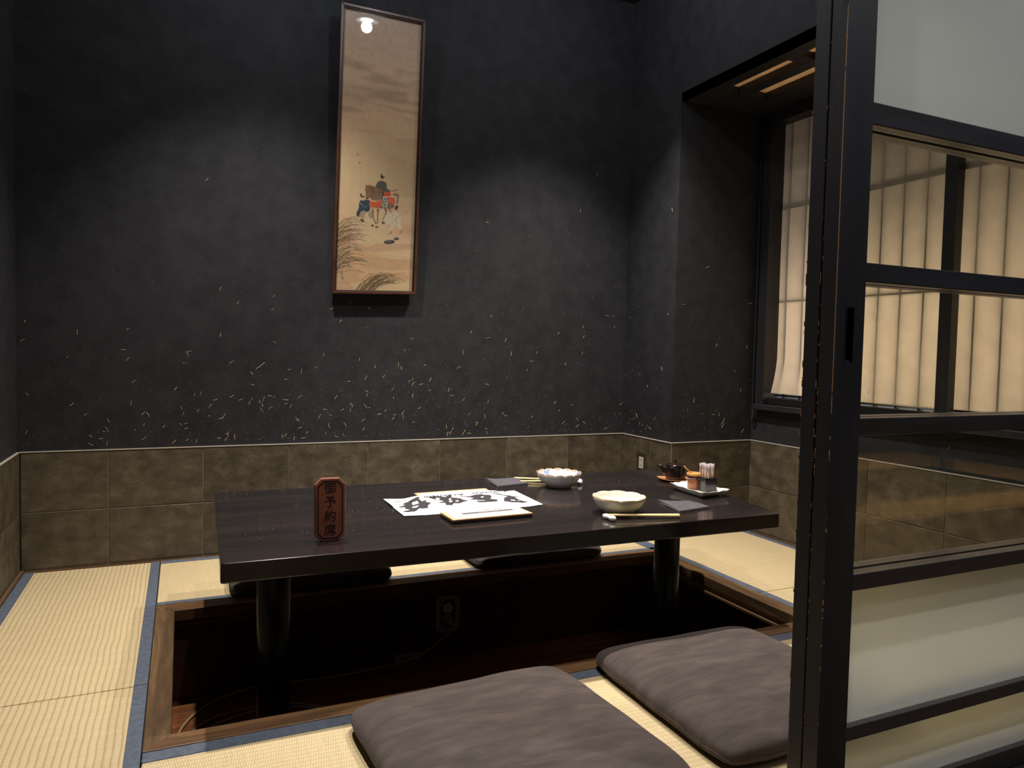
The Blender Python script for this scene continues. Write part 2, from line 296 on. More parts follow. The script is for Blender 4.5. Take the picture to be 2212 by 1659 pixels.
PAINT = [((186,140,102),[(0.174,0.1464),(0.2895,0.1703),(0.4198,0.1792),(0.3853,0.1661),(0.3989,0.1526),(0.4721,0.1442),(0.5563,0.15),(0.5634,0.1414),(0.4974,0.1344),(0.3656,0.1292),(0.2956,0.1152),(0.3094,0.0983),(0.3949,0.0831),(0.7,0.0765),(0.9872,0.0797),(0.9931,0.0334),(0.7021,0.0589),(0.3876,0.0412),(0.2907,0.0529),(0.3479,0.075),(0.2514,0.0865),(0.1796,0.0951),(0.283,0.1218),(0.1989,0.1333)]),((128,112,84),[(0.3853,0.1661),(0.5165,0.1785),(0.9866,0.183),(0.9952,0.1655),(0.5563,0.15),(0.4721,0.1442),(0.3989,0.1526)]),((130,114,86),[(0.2956,0.1152),(0.3656,0.1292),(0.5222,0.1298),(0.719,0.1227),(0.9813,0.1259),(0.993,0.0834),(0.6995,0.08),(0.3949,0.0831),(0.3094,0.0983)]),((132,116,88),[(0.0051,0.0907),(0.18,0.0916),(0.3479,0.075),(0.2907,0.0529),(0.3876,0.0412),(0.2225,0.0272),(-0.0,0.0291)]),((150,122,92),[(-0.0,0.0291),(0.1627,0.0345),(0.2244,0.01),(0.0032,-0.0016)]),((128,98,74),[(0.4339,0.3138),(0.5611,0.32),(0.6361,0.3411),(0.7286,0.3296),(0.7109,0.3142),(0.6659,0.3089),(0.6932,0.2988),(0.667,0.2997),(0.6265,0.3131),(0.5752,0.3095),(0.5238,0.3096),(0.4472,0.3087)]),((140,112,84),[(0.6918,0.3634),(0.7301,0.3704),(0.7766,0.3647),(0.7789,0.3462),(0.7612,0.3307),(0.7349,0.3317),(0.7556,0.3491),(0.7412,0.3597),(0.7055,0.3584)]),((128,98,74),[(0.3332,0.3911),(0.3618,0.3886),(0.3932,0.3907),(0.4507,0.3874),(0.5024,0.3821),(0.5548,0.3731),(0.5636,0.3532),(0.5457,0.3415),(0.4825,0.3338),(0.4311,0.3374),(0.3951,0.3471),(0.3804,0.3374),(0.355,0.3383),(0.347,0.3526),(0.3521,0.3637),(0.3399,0.3705),(0.3441,0.3779),(0.3531,0.3819)]),((105,80,62),[(0.3877,0.3832),(0.4387,0.3815),(0.4535,0.3638),(0.4307,0.3411),(0.4176,0.3442),(0.4282,0.3629),(0.4138,0.3769)]),((95,70,55),[(0.3513,0.3427),(0.3982,0.3472),(0.3835,0.3375),(0.3582,0.3375)]),((125,98,72),[(0.4311,0.31),(0.4607,0.3019),(0.4641,0.2727),(0.4917,0.2552),(0.5054,0.2483),(0.4794,0.2512),(0.4514,0.2723),(0.4364,0.2919)]),((125,98,72),[(0.4923,0.3048),(0.5304,0.308),(0.5202,0.2856),(0.5209,0.2525),(0.5051,0.2502),(0.5042,0.285)]),((125,98,72),[(0.5881,0.3099),(0.6267,0.3113),(0.6285,0.2966),(0.5925,0.2732),(0.5687,0.2559),(0.5796,0.2728),(0.6094,0.2941)]),((88,66,50),[(0.432,0.2478),(0.4671,0.2471),(0.4616,0.2396),(0.4362,0.2388)]),((88,66,50),[(0.4869,0.2422),(0.5252,0.2434),(0.5228,0.236),(0.4844,0.2357)]),((88,66,50),[(0.5651,0.2594),(0.6004,0.2606),(0.6013,0.2532),(0.5628,0.252)]),((196,88,48),[(0.4027,0.3364),(0.4318,0.3311),(0.4955,0.3324),(0.5553,0.3419),(0.5639,0.3238),(0.536,0.3146),(0.4726,0.3096),(0.4215,0.3106),(0.4079,0.3183)]),((160,66,36),[(0.4211,0.3279),(0.4274,0.3117),(0.4306,0.3119),(0.4242,0.3281)]),((160,66,36),[(0.442,0.3286),(0.4483,0.3124),(0.4515,0.3126),(0.4451,0.3288)]),((160,66,36),[(0.4629,0.3294),(0.4693,0.3131),(0.4725,0.3133),(0.4661,0.3296)]),((160,66,36),[(0.4839,0.3301),(0.4903,0.3139),(0.4935,0.314),(0.4871,0.3303)]),((160,66,36),[(0.5049,0.3309),(0.5113,0.3146),(0.5145,0.3148),(0.5081,0.3311)]),((160,66,36),[(0.526,0.3316),(0.5324,0.3153),(0.5356,0.3155),(0.5292,0.3318)]),((160,66,36),[(0.5471,0.3324),(0.5535,0.3161),(0.5567,0.3162),(0.5503,0.3326)]),((188,84,58),[(0.5779,0.3684),(0.6649,0.3707),(0.6763,0.3573),(0.6343,0.3558),(0.5766,0.3518)]),((196,90,58),[(0.6345,0.3539),(0.7226,0.3516),(0.7309,0.3371),(0.7124,0.3281),(0.6635,0.3292),(0.6367,0.3356)]),((160,165,150),[(0.5544,0.3492),(0.6347,0.3521),(0.637,0.3338),(0.6233,0.313),(0.5783,0.3105),(0.56,0.3292)]),((38,44,46),[(0.6046,0.3446),(0.6017,0.3423),(0.594,0.3411),(0.5862,0.3417),(0.5828,0.3438),(0.5857,0.3461),(0.5933,0.3473),(0.6011,0.3467)]),((38,44,46),[(0.5831,0.3355),(0.5802,0.3332),(0.5726,0.332),(0.5647,0.3327),(0.5613,0.3348),(0.5642,0.3371),(0.5718,0.3383),(0.5796,0.3376)]),((38,44,46),[(0.6186,0.3359),(0.6156,0.3336),(0.608,0.3324),(0.6002,0.333),(0.5967,0.3351),(0.5996,0.3374),(0.6073,0.3386),(0.6151,0.338)]),((38,44,46),[(0.5937,0.3282),(0.5907,0.3259),(0.5831,0.3247),(0.5753,0.3253),(0.5718,0.3274),(0.5747,0.3297),(0.5824,0.3309),(0.5902,0.3303)]),((38,44,46),[(0.6074,0.3217),(0.6044,0.3193),(0.5968,0.3182),(0.5889,0.3188),(0.5855,0.3209),(0.5884,0.3232),(0.596,0.3244),(0.6039,0.3238)]),((38,44,46),[(0.6335,0.3465),(0.6305,0.3442),(0.6229,0.343),(0.615,0.3437),(0.6116,0.3457),(0.6145,0.3481),(0.6221,0.3493),(0.63,0.3486)]),((38,44,46),[(0.5724,0.3443),(0.5694,0.342),(0.5618,0.3408),(0.554,0.3415),(0.5506,0.3436),(0.5535,0.3459),(0.5611,0.3471),(0.5689,0.3464)]),((45,50,48),[(0.5764,0.3103),(0.6234,0.3119),(0.6231,0.3141),(0.5762,0.3125)]),((92,86,82),[(0.4996,0.4058),(0.5376,0.41),(0.5763,0.4087),(0.6092,0.4027),(0.6181,0.3828),(0.6641,0.3772),(0.6583,0.3714),(0.5875,0.3688),(0.5546,0.3749),(0.509,0.3805),(0.47,0.3863),(0.4816,0.3959)]),((72,66,62),[(0.549,0.406),(0.5324,0.3834),(0.5362,0.3832),(0.5528,0.4059)]),((72,66,62),[(0.555,0.3744),(0.6188,0.3804),(0.6179,0.3815),(0.5541,0.3754)]),((196,156,120),[(0.5426,0.4217),(0.5809,0.424),(0.5823,0.4126),(0.5503,0.4105)]),((66,54,40),[(0.5414,0.4321),(0.5491,0.4373),(0.5581,0.4264),(0.5902,0.4267),(0.5747,0.4219),(0.5432,0.4166),(0.5296,0.4234)]),((80,66,48),[(0.5197,0.4319),(0.5304,0.4223),(0.5353,0.4229),(0.5245,0.4325)]),((80,66,48),[(0.5232,0.432),(0.542,0.4351),(0.5398,0.4364),(0.521,0.4332)]),((98,66,44),[(0.6657,0.3725),(0.7654,0.3839),(0.7631,0.386),(0.6634,0.3745)]),((48,40,38),[(0.5139,0.3668),(0.5586,0.3688),(0.5581,0.371),(0.5135,0.369)]),((40,40,42),[(0.558,0.3732),(0.5707,0.3746),(0.5787,0.3611),(0.5583,0.3438),(0.5487,0.3435),(0.5627,0.3605)]),((42,62,72),[(0.2925,0.3343),(0.3179,0.3315),(0.3489,0.3363),(0.3995,0.3363),(0.4047,0.3182),(0.4153,0.3095),(0.4073,0.2964),(0.3668,0.2905),(0.3345,0.2967),(0.3034,0.2929),(0.2859,0.2814),(0.2684,0.2699),(0.2459,0.2746),(0.2414,0.2871),(0.268,0.3007),(0.2716,0.3244)]),((66,84,92),[(0.3166,0.3151),(0.3894,0.314),(0.3961,0.3106),(0.3208,0.3062)]),((204,104,88),[(0.2716,0.3244),(0.2873,0.3241),(0.3162,0.3188),(0.3134,0.3156),(0.2846,0.3204)]),((52,44,44),[(0.2805,0.3574),(0.2961,0.358),(0.3032,0.3501),(0.3349,0.3485),(0.3322,0.3444),(0.2978,0.3426),(0.2848,0.3467)]),((200,160,124),[(0.2979,0.3417),(0.3322,0.3444),(0.3426,0.3361),(0.3212,0.3307),(0.2987,0.3345)]),((150,136,108),[(0.3034,0.2929),(0.3346,0.2957),(0.3669,0.2896),(0.3427,0.2796),(0.3318,0.2647),(0.2996,0.2709),(0.289,0.2815)]),((152,136,108),[(0.3919,0.2922),(0.436,0.2956),(0.4518,0.2686),(0.4201,0.2676),(0.3936,0.2777)]),((84,70,50),[(0.2938,0.2671),(0.3318,0.2647),(0.3519,0.2544),(0.3015,0.2546)]),((196,96,66),[(0.2796,0.2812),(0.2949,0.2853),(0.287,0.2714),(0.2745,0.271)]),((206,182,154),[(0.5985,0.2771),(0.6294,0.2892),(0.6932,0.2988),(0.7583,0.301),(0.7994,0.2875),(0.8174,0.275),(0.8129,0.2581),(0.8312,0.2437),(0.8056,0.2374),(0.7726,0.2382),(0.7514,0.2506),(0.7318,0.2499),(0.7141,0.2345),(0.6818,0.2317),(0.6645,0.2404),(0.6597,0.2532),(0.6209,0.252),(0.6062,0.2663)]),((120,92,74),[(0.6302,0.2887),(0.694,0.2983),(0.6924,0.2992),(0.6286,0.2897)]),((120,92,74),[(0.6686,0.2458),(0.7495,0.278),(0.7464,0.2786),(0.6655,0.2464)]),((120,92,74),[(0.7489,0.2779),(0.8003,0.287),(0.7984,0.2879),(0.747,0.2788)]),((120,92,74),[(0.6793,0.2942),(0.7197,0.2844),(0.7223,0.2853),(0.682,0.2951)]),((120,92,74),[(0.6577,0.2531),(0.6625,0.2403),(0.6664,0.2405),(0.6616,0.2533)]),((120,92,74),[(0.753,0.2748),(0.7492,0.2524),(0.7531,0.2524),(0.7569,0.2749)]),((120,92,74),[(0.8119,0.2767),(0.8109,0.2581),(0.8149,0.2581),(0.8158,0.2768)]),((52,46,46),[(0.7297,0.3204),(0.7552,0.3259),(0.7754,0.322),(0.7511,0.3063),(0.7311,0.3093)]),((194,150,112),[(0.6981,0.3119),(0.7237,0.3165),(0.738,0.3058),(0.706,0.301)]),((112,78,56),[(0.65,0.2132),(0.6912,0.2219),(0.6876,0.2234),(0.6464,0.2147)]),((112,78,56),[(0.6871,0.2202),(0.6973,0.2168),(0.7024,0.218),(0.6922,0.2214)]),((112,78,56),[(0.6853,0.23),(0.6832,0.2207),(0.6896,0.2207),(0.6918,0.23)]),((112,78,56),[(0.8107,0.2204),(0.8258,0.232),(0.8196,0.2326),(0.8046,0.2209)]),((112,78,56),[(0.8224,0.2304),(0.8422,0.2301),(0.8431,0.232),(0.8232,0.2323)]),((112,78,56),[(0.8197,0.2203),(0.8356,0.2245),(0.8313,0.2258),(0.8154,0.2216)]),((58,54,54),[(0.7439,0.1889),(0.737,0.1853),(0.7171,0.1821),(0.6881,0.1797),(0.6557,0.1788),(0.6265,0.1795),(0.6061,0.1816),(0.5985,0.1848),(0.6053,0.1883),(0.625,0.1916),(0.6539,0.1939),(0.6862,0.1949),(0.7156,0.1942),(0.7362,0.1921)]),((105,98,98),[(0.7032,0.19),(0.6995,0.1888),(0.6887,0.1875),(0.6732,0.1866),(0.6559,0.1861),(0.6402,0.1861),(0.6293,0.1867),(0.6254,0.1877),(0.6291,0.189),(0.6397,0.1902),(0.6552,0.1911),(0.6726,0.1916),(0.6882,0.1916),(0.6992,0.191)]),((88,76,62),[(0.7969,0.2011),(0.7936,0.1987),(0.7838,0.1966),(0.7695,0.1952),(0.7535,0.1947),(0.739,0.1953),(0.7288,0.1968),(0.725,0.199),(0.7282,0.2014),(0.738,0.2034),(0.7523,0.2049),(0.7683,0.2053),(0.7828,0.2048),(0.7931,0.2033)]),((80,66,48),[(0.0741,0.0699),(0.0807,0.0633),(0.0863,0.0638),(0.0797,0.0705)]),((80,66,48),[(0.0844,0.061),(0.1076,0.0633),(0.106,0.0649),(0.0829,0.0626)]),((80,66,48),[(0.0914,0.0561),(0.1029,0.0581),(0.1001,0.0596),(0.0886,0.0576)]),((80,66,48),[(0.0867,0.0526),(0.1068,0.0496),(0.1096,0.0512),(0.0895,0.0541)]),((80,66,48),[(0.0847,0.0456),(0.1082,0.0444),(0.1094,0.0461),(0.0859,0.0473)]),((80,66,48),[(0.0937,0.0501),(0.0946,0.0415),(0.1004,0.0416),(0.0995,0.0502)]),((80,66,48),[(0.074,0.0732),(0.0839,0.0676),(0.0891,0.0685),(0.0791,0.0741)])]
INK = [[(2.0056,-1.2115),(2.056,-1.2244),(2.0607,-1.2477),(2.0803,-1.2542),(2.0904,-1.2484),(2.1061,-1.2717),(2.1326,-1.2714),(2.1188,-1.2848),(2.1022,-1.2883),(2.0945,-1.321),(2.0897,-1.3709),(2.1017,-1.3918),(2.111,-1.4066),(2.0821,-1.4102),(2.0332,-1.407),(2.0073,-1.3852),(2.022,-1.3399),(2.0398,-1.3201),(2.0577,-1.3209),(2.0631,-1.2842),(2.0473,-1.2613),(2.0282,-1.237)],[(1.8552,-1.2242),(1.8757,-1.2363),(1.9029,-1.24),(1.9376,-1.2161),(1.9711,-1.2146),(1.973,-1.2278),(1.9988,-1.2453),(1.9922,-1.2783),(1.9669,-1.3215),(1.9888,-1.3457),(1.9841,-1.3691),(1.964,-1.387),(1.9302,-1.3838),(1.8998,-1.3817),(1.8843,-1.3684),(1.8929,-1.3468),(1.9298,-1.351),(1.9386,-1.3121),(1.9199,-1.3143),(1.8923,-1.3218),(1.8734,-1.3072),(1.9038,-1.2835),(1.8877,-1.261),(1.859,-1.2429)],[(1.713,-1.1996),(1.7411,-1.1986),(1.7746,-1.2028),(1.7929,-1.2209),(1.8196,-1.1949),(1.8295,-1.207),(1.8153,-1.237),(1.8476,-1.2733),(1.8455,-1.2979),(1.8632,-1.3336),(1.8351,-1.3438),(1.8036,-1.3733),(1.7851,-1.3591),(1.761,-1.398),(1.7397,-1.3831),(1.7515,-1.3398),(1.7159,-1.3358),(1.7579,-1.3017),(1.7318,-1.2682),(1.7238,-1.2406)],[(1.5368,-1.2645),(1.5794,-1.2867),(1.6031,-1.2498),(1.6407,-1.2129),(1.674,-1.1815),(1.6895,-1.1867),(1.6738,-1.2155),(1.6697,-1.2721),(1.6981,-1.257),(1.6802,-1.2918),(1.6973,-1.3216),(1.6664,-1.366),(1.6583,-1.4013),(1.635,-1.3934),(1.6276,-1.3758),(1.5937,-1.4238),(1.567,-1.4292),(1.5396,-1.427),(1.5633,-1.3987),(1.5816,-1.3902),(1.5673,-1.3629),(1.5782,-1.3362),(1.5246,-1.3454),(1.5656,-1.3242),(1.5905,-1.2936),(1.5706,-1.2948)],[(2.035,-1.3185),(2.0663,-1.2853),(2.0987,-1.296),(2.0934,-1.3551),(2.1124,-1.4037),(2.0754,-1.4244),(2.0268,-1.4211),(2.0011,-1.3913)],[(1.9064,-1.2586),(1.9699,-1.2534),(1.9858,-1.2849),(1.944,-1.3507),(1.9006,-1.3362)]]
HOLES = [[(2.0466,-1.3616),(2.0655,-1.3679),(2.0562,-1.3883),(2.039,-1.3825)],[(2.077,-1.3667),(2.0831,-1.3772),(2.073,-1.3872)],[(1.9413,-1.2702),(1.9603,-1.259),(1.9416,-1.2961)],[(1.7516,-1.2295),(1.7604,-1.2443),(1.7471,-1.2734),(1.7368,-1.2533)],[(1.7951,-1.2643),(1.8071,-1.2599),(1.7933,-1.2937),(1.7871,-1.2867)],[(1.7793,-1.3088),(1.7958,-1.3012),(1.7879,-1.328),(1.7731,-1.3359)],[(1.8111,-1.3063),(1.8234,-1.3104),(1.8107,-1.3356),(1.8042,-1.3253)],[(1.6303,-1.2589),(1.6561,-1.2512),(1.6486,-1.2973),(1.6203,-1.3036)],[(1.6117,-1.3321),(1.6397,-1.3259),(1.6252,-1.3521),(1.6025,-1.3521)]]
XB, XR, YP = 3.51, 4.151, -.547     # pillar side plane, right wall plane, pillar front plane
HW, ZT = .6, .49                    # wainscot top, table top
FRONT = -3.02
# ================================================================ room shell
fl = struct(MB().box(-.15, .70, -2.96, .15, -.08, -.04).box(3.22, 4.3, -2.96, .15, -.08, -.04).box(.70, 3.22, -.79, .15, -.08, -.04)
            .box(.70, 3.22, -2.96, -1.985, -.08, -.04).build('floor', M['core']))
struct(box('floor_corridor', M['corridor'], -3, 9.2, -8.0, -3.06, -.50, -.45))
struct(box('step_riser', M['door'], -3, 7, -3.06, -2.96, -.50, -.02))
struct(box('ceiling', M['ceil'], -3, 9.2, -8.0, .2, CEIL, CEIL+.08))
wb = struct(box('wall_back', M['plaster'], -.2, XR+.1, 0, .12, -.1, CEIL))
wl = struct(box('wall_left', M['plaster'], -.12, 0, -3.1, 0, -.1, CEIL))
wp = struct(box('wall_pillar', M['plaster'], XB, XR, YP, 0, -.1, CEIL))
wr = struct(MB().box(XR, XR+.16, -3.1, YP, -.1, .842).box(XR, XR+.16, -3.1, YP, 2.635, CEIL).box(XR, XR+.16, YP-.055, YP, .842, 2.635)
            .box(XR, XR+.16, -3.1, -2.95, .842, 2.635).build('wall_right', M['plaster']))
struct(box('wall_corridor', M['plaster'], -3, 9.2, -8.12, -8.0, -.5, CEIL))
struct(box('wall_corridor_left', M['plaster'], -3.12, -3, -8.0, -2.94, -.5, CEIL))
struct(box('wall_corridor_right', M['plaster'], 9.2, 9.32, -8.0, -2.94, -.5, CEIL))
struct(box('wall_front_right', M['plaster'], XR+.16, 9.2, -3.06, -2.94, -.5, CEIL))
struct(box('wall_front_header', M['plaster'], -3, 7, -3.06, -2.86, 2.42, CEIL))
struct(box('wall_front_left', M['plaster'], -3, -.12, -3.06, -2.94, -.5, CEIL))

# tile wainscots: grout bed + separate tiles
def wainscot(wall, org, d, n, cuts, ends, zs=(.298,), z0=.012, skip=()):
    # org: start point on the wall plane, d: unit direction along, n: outward normal
    org, d, n = Vector(org), Vector(d), Vector(n); a0, a1 = ends
    def bx(s0, s1, zz0, zz1, t0, t1):
        p = [org+d*s0+n*t0, org+d*s1+n*t0, org+d*s1+n*t1, org+d*s0+n*t1]
        m = MB(); m.prism([(q.x, q.y) for q in p], zz0, zz1); return m
    bx(a0, a1, 0, HW, 0, .006).build('grout_bed', M['grout'], wall)
    g = .0022
    xs = [a0]+[c for c in cuts if a0+.01 < c < a1-.01]+[a1]; zz = [z0]+list(zs)+[HW-.004]
    for i in range(len(xs)-1):
        for j in range(len(zz)-1):
            t = .0105+random.uniform(-.0008, .0008)
            bx(xs[i]+g, xs[i+1]-g, zz[j]+g, zz[j+1]-g, 0, t).build('tile', M['tile'], wall, bevel=.002, segs=1)
    bx(a0, a1, HW-.003, HW+.0015, 0, .0125).build('tile_edge_strip', M['white_line'], wall)
TW = .4471
wainscot(wb, (0, 0, 0), (1, 0, 0), (0, -1, 0), [.3941+TW*k-(.02 if k == 0 else 0)*0 for k in range(0, 8)], (0.012, XB-.012))
wainscot(wl, (0, -3.0, 0), (0, 1, 0), (1, 0, 0), [3.0-.45-TW*k for k in range(7)][::-1], (0, 2.988))
wainscot(wp, (XB, 0, 0), (0, -1, 0), (-1, 0, 0), [.336], (0.0, -YP+.011))
wainscot(wp, (XB, YP, 0), (1, 0, 0), (0, -1, 0), [.204], (-.0, XR-XB-.012))
wainscot(wr, (XR, YP, 0), (0, -1, 0), (-1, 0, 0), [-.547+.564+TW*k+.0 for k in range(1, 6)], (0.0, 2.4), zs=(.303,))

# straw fibres in the plaster
def fibres(wall, org, d, n, smax, count, zlo=.61, zhi=2.4, seed=1):
    r = random.Random(seed); org, d, n = Vector(org), Vector(d), Vector(n)
    up_ = Vector((0, 0, 1)); a = MB(); b = MB()
    for k in range(count):
        s = r.uniform(.02, smax-.02)
        z = zlo+.012+(zhi-zlo)*(r.random()**1.9)
        if r.random() < .45:
            s = min(max(.02, r.gauss(smax*.45, smax*.2)), smax-.02); z = zlo+.015+abs(r.gauss(0, .3))
        big = r.random() < (.09 if z < 1.5 else .015)
        ln = r.uniform(.012, .030) if big else abs(r.gauss(.004, .006))+.003
        wd = r.uniform(.0014, .0026) if big else r.uniform(.0004, .0008)
        if r.random() < .02: ln *= 2
        an = r.gauss(.9, .6) if r.random() < .6 else r.uniform(0, math.pi)
        t = d*math.cos(an)+up_*math.sin(an); q = d*-math.sin(an)+up_*math.cos(an)
        z = min(max(z, zlo+.02), zhi+.3)
        c = org+d*s+up_*z; bend = r.uniform(-.12, .12)*ln
        m = a if big else b
        P = [c-t*ln/2, c+q*bend*.5, c+t*ln/2]
        for e in (0, 1):
            A_, B_ = P[e], P[e+1]
            top = [A_-q*wd/2+n*.0012, B_-q*wd/2+n*.0012, B_+q*wd/2+n*.0012, A_+q*wd/2+n*.0012]
            bot = [x-n*.002 for x in top]; m.hull8(bot, top)
    stuff(a.build('straw_flecks', M['straw'], wall)); stuff(b.build('pale_fibres', M['straw_pale'], wall))
fibres(wb, (0, 0, 0), (1, 0, 0), (0, -1, 0), XB, 2300, seed=3)
fibres(wp, (XB, YP, 0), (1, 0, 0), (0, -1, 0), XR-XB, 120, seed=4)
fibres(wp, (XB, 0, 0), (0, -1, 0), (-1, 0, 0), -YP, 120, seed=5)
fibres(wr, (XR, YP-.06, .0), (0, -1, 0), (-1, 0, 0), 2.2, 30, zhi=.80, seed=6)

# soffit box with paper panels above the window
so = struct(empty('ceiling_soffit', (3.8, -1.7, 2.70)))
box('face_board', M['plaster'], XB, XB+.03, -2.86, YP, 2.70, CEIL, so)
X = [XB, 3.62, 3.725, 3.81, 3.935, XR]
for a, b in ((X[0], X[1]), (X[2], X[3]), (X[4], X[5])): box('beam', M['door'], a, b, -2.86, YP, 2.70, 2.745, so)
ys = [YP, -.80, -1.285, -1.36, -1.85, -1.925, -2.41, -2.485, -2.86]
for a, b in ((0, 1), (2, 3), (4, 5), (6, 7)):
    for c, d in ((X[1], X[2]), (X[3], X[4])): box('cross_bar', M['door'], c, d, ys[b], ys[a], 2.702, 2.742, so)
for a, b in ((1, 2), (3, 4), (5, 6), (7, 8)):
    for c, d in ((X[1], X[2]), (X[3], X[4])): box('paper_panel', M['soffit_paper'], c, d, ys[b], ys[a], 2.736, 2.739, so)

# window in the right wall
wi = struct(empty('window_1', (XR, -1.7, .84)))
box('sill', M['rail_x'], XR-.045, XR+.16, -2.95, YP-.05, .808, .842, wi, bevel=.003)
box('stile', M['door'], XR-.012, XR+.10, -.655, YP-.012, .842, 2.635, wi, bevel=.002)
box('mullion', M['door'], XR+.02, XR+.075, -1.865, -1.80, .842, 2.635, wi, bevel=.002)
box('head_rail', M['door'], XR-.005, XR+.09, -2.95, -.655, 2.625, 2.70, wi)
box('bottom_rail', M['black'], XR+.03, XR+.13, -2.95, -.655, .842, .885, wi)
PX = XR+.095
def sheet(y0, y1, curl):
    def fn(u, v):
        z = .905+v*(2.66-.905); y = y0+(y1-y0)*u; x = PX+.0015*math.sin(9*v+5*u)
        if curl:
            t = max(0, 1-(z-.905)/.24); e = (1-u)**3
            y += .012*(1-u)**6*max(0, math.sin((z-.9)*6.5)) if z < 1.5 else 0
            y -= .022*(1-u)**4*max(0, 1-abs(z-1.13)/.12)
            y += .03*t**2*(1-u)**3; x -= .045*t**1.6*e; z += .012*t*(1-u)-.012*t*u
        return (x, y, z)
    return MB().grid(fn, 30, 60)
sheet(-.645, -1.80, True).build('paper_sheet', M['paper'], wi, label='sheet of paper with a curled lower corner', fix=False)
sheet(-1.84, -2.95, False).build('paper_sheet', M['paper'], wi, fix=False)
for y in [-.716-.1345*k for k in range(17)]: box('lattice_bar', M['kumiko'], PX+.0035, PX+.030, y-.006, y+.006, .88, 2.66, wi)
for z in (.90, 1.503, 2.092): box('lattice_bar', M['kumiko'], PX+.0032, PX+.026, -2.95, -.64, z-.006, z+.006, wi)
al = bpy.data.lights.new('window_daylight', 'AREA'); al.shape = 'RECTANGLE'; al.size = 1.0*SC; al.size_y = 2.3*SC; al.energy = WINDOW_W; al.color = (1, .84, .70)
ao = bpy.data.objects.new('window_backlight', al); C.objects.link(ao); ao.location = Vector((PX+.45, -1.8, 1.25))*SC; ao.rotation_euler = (0, math.pi/2, 0)
al = bpy.data.lights.new('soffit_lamp', 'AREA'); al.shape = 'RECTANGLE'; al.size = .4*SC; al.size_y = 2.1*SC; al.energy = SOFFIT_W; al.color = (1, .86, .70)
ao = bpy.data.objects.new('soffit_backlight', al); C.objects.link(ao); ao.location = Vector((3.83, -1.7, 3.25))*SC
# pull cord at the window corner
cdp = [(XR-.03, -.58, 2.69), (XR-.028, -.585, 1.7), (XR-.03, -.582, .86), (XR-.032, -.58, .80), (XR-.03, -.572, .76), (XR-.03, -.588, .735), (XR-.03, -.60, .76), (XR-.03, -.586, .80)]
tag(MB().tube(cdp, .0055, 6).build('pull_cord', M['cord']), 'thin black cord hanging down the window corner to a small loop', 'cord')

# ================================================================ tatami
def tatami(x0, x1, y0, y1, along, borders, label):
    t = thing('tatami_mat', ((x0+x1)/2, (y0+y1)/2, -.04), label, 'tatami mat', 'tatami mats of the booth')
    g = .0015; x0 += g; x1 -= g; y0 += g; y1 -= g
    box('woven_surface', M['tatami_'+along], x0, x1, y0, y1, -.04, 0, t, bevel=.004)
    for s, wd in borders:
        a = dict(l=(x0-.0012, x0+wd, y0-.0005, y1+.0005), r=(x1-wd, x1+.0012, y0-.0005, y1+.0005), b=(x0-.0005, x1+.0005, y1-wd, y1+.0012), f=(x0-.0005, x1+.0005, y0-.0012, y0+wd))[s]
        MB().box(*a, -.03, .0026).build('border', M['heri'], t, bevel=.0022, label='slate-blue cloth border')
    return t
box('trim_1', M['frame_y'], .0105, .026, -3.0, -.012, -.04, .012)['kind'] = 'structure'
box('trim_2', M['frame_x'], .03, XB-.012, -.026, -.0105, -.04, .003)['kind'] = 'structure'
box('trim_3', M['frame_y'], XR-.026, XR-.0105, -2.96, YP-.012, -.04, .012)['kind'] = 'structure'
tatami(.028, .632, -1.545, -.028, 'y', [('l', .043), ('r', .041)], 'long tatami mat along the left wall, behind the cross seam')
tatami(.028, .632, -2.96, -1.547, 'y', [('l', .043), ('r', .041)], 'left tatami mat in the front corner, before the cross seam')
tatami(.634, 3.288, -.740, -.028, 'x', [('b', .045), ('f', .037), ('r', .04)], 'tatami strip between the back wall and the sunken pit')
tatami(3.290, 4.122, -1.56, -.56, 'y', [('l', .043), ('r', .04)], 'right tatami mat below the paper window, farther half')
tatami(3.290, 4.122, -2.96, -1.562, 'y', [('l', .043), ('r', .04)], 'right tatami mat below the paper window, nearer half')
tatami(.634, 3.288, -2.96, -2.004, 'x', [('b', .052)], 'front tatami mat under the two near cushions')
# frame around the pit
pf = struct(empty('trim_4', (1.95, -1.37, -.04)))
o = [(.634, -2.002), (3.288, -2.002), (3.288, -.742), (.634, -.742)]; i_ = [(.708, -1.925), (3.207, -1.925), (3.207, -.842), (.708, -.842)]
for k in range(4):
    a, b, c, d = o[k], o[(k+1) % 4], i_[(k+1) % 4], i_[k]
    MB().prism([a, b, c, d], -.045, .004).build('frame_board', M['frame_x' if k % 2 == 0 else 'frame_y'], pf, bevel=.003)
# pit walls of boards and the pit floor
ZF = -.42
pb = struct(box('wall_pit_back', M['pit_z'], .66, 3.26, -.79, -.765, ZF, -.08))
pr = struct(empty('wall_pit_right', (3.22, -1.4, ZF)))
y = -.79
while y > -1.98:
    y1 = max(y-.109, -1.985); box('board', M['pit_z'], 3.222, 3.24, y1+.0012, y-.0012, ZF, -.045-random.uniform(0, .001), pr, bevel=.0015, segs=1); y = y1-.0001
    if y <= -1.984: break
box('ledge', M['frame_y'], 3.196, 3.222, -1.98, -.79, -.082, -.068, pr, bevel=.002)
box('ledge', M['frame_x'], .70, 3.196, -.80, -.785, -.082, -.068, pb)
struct(box('wall_pit_left', M['pit_z'], .66, .69, -1.985, -.79, ZF, -.045))
struct(box('wall_pit_front', M['pit_z'], .66, 3.26, -2.01, -1.985, ZF, -.045))
pfl = struct(box('floor_pit', M['black'], .66, 3.26, -2.01, -.765, ZF-.03, ZF-.008))
y = -.79; k = 0
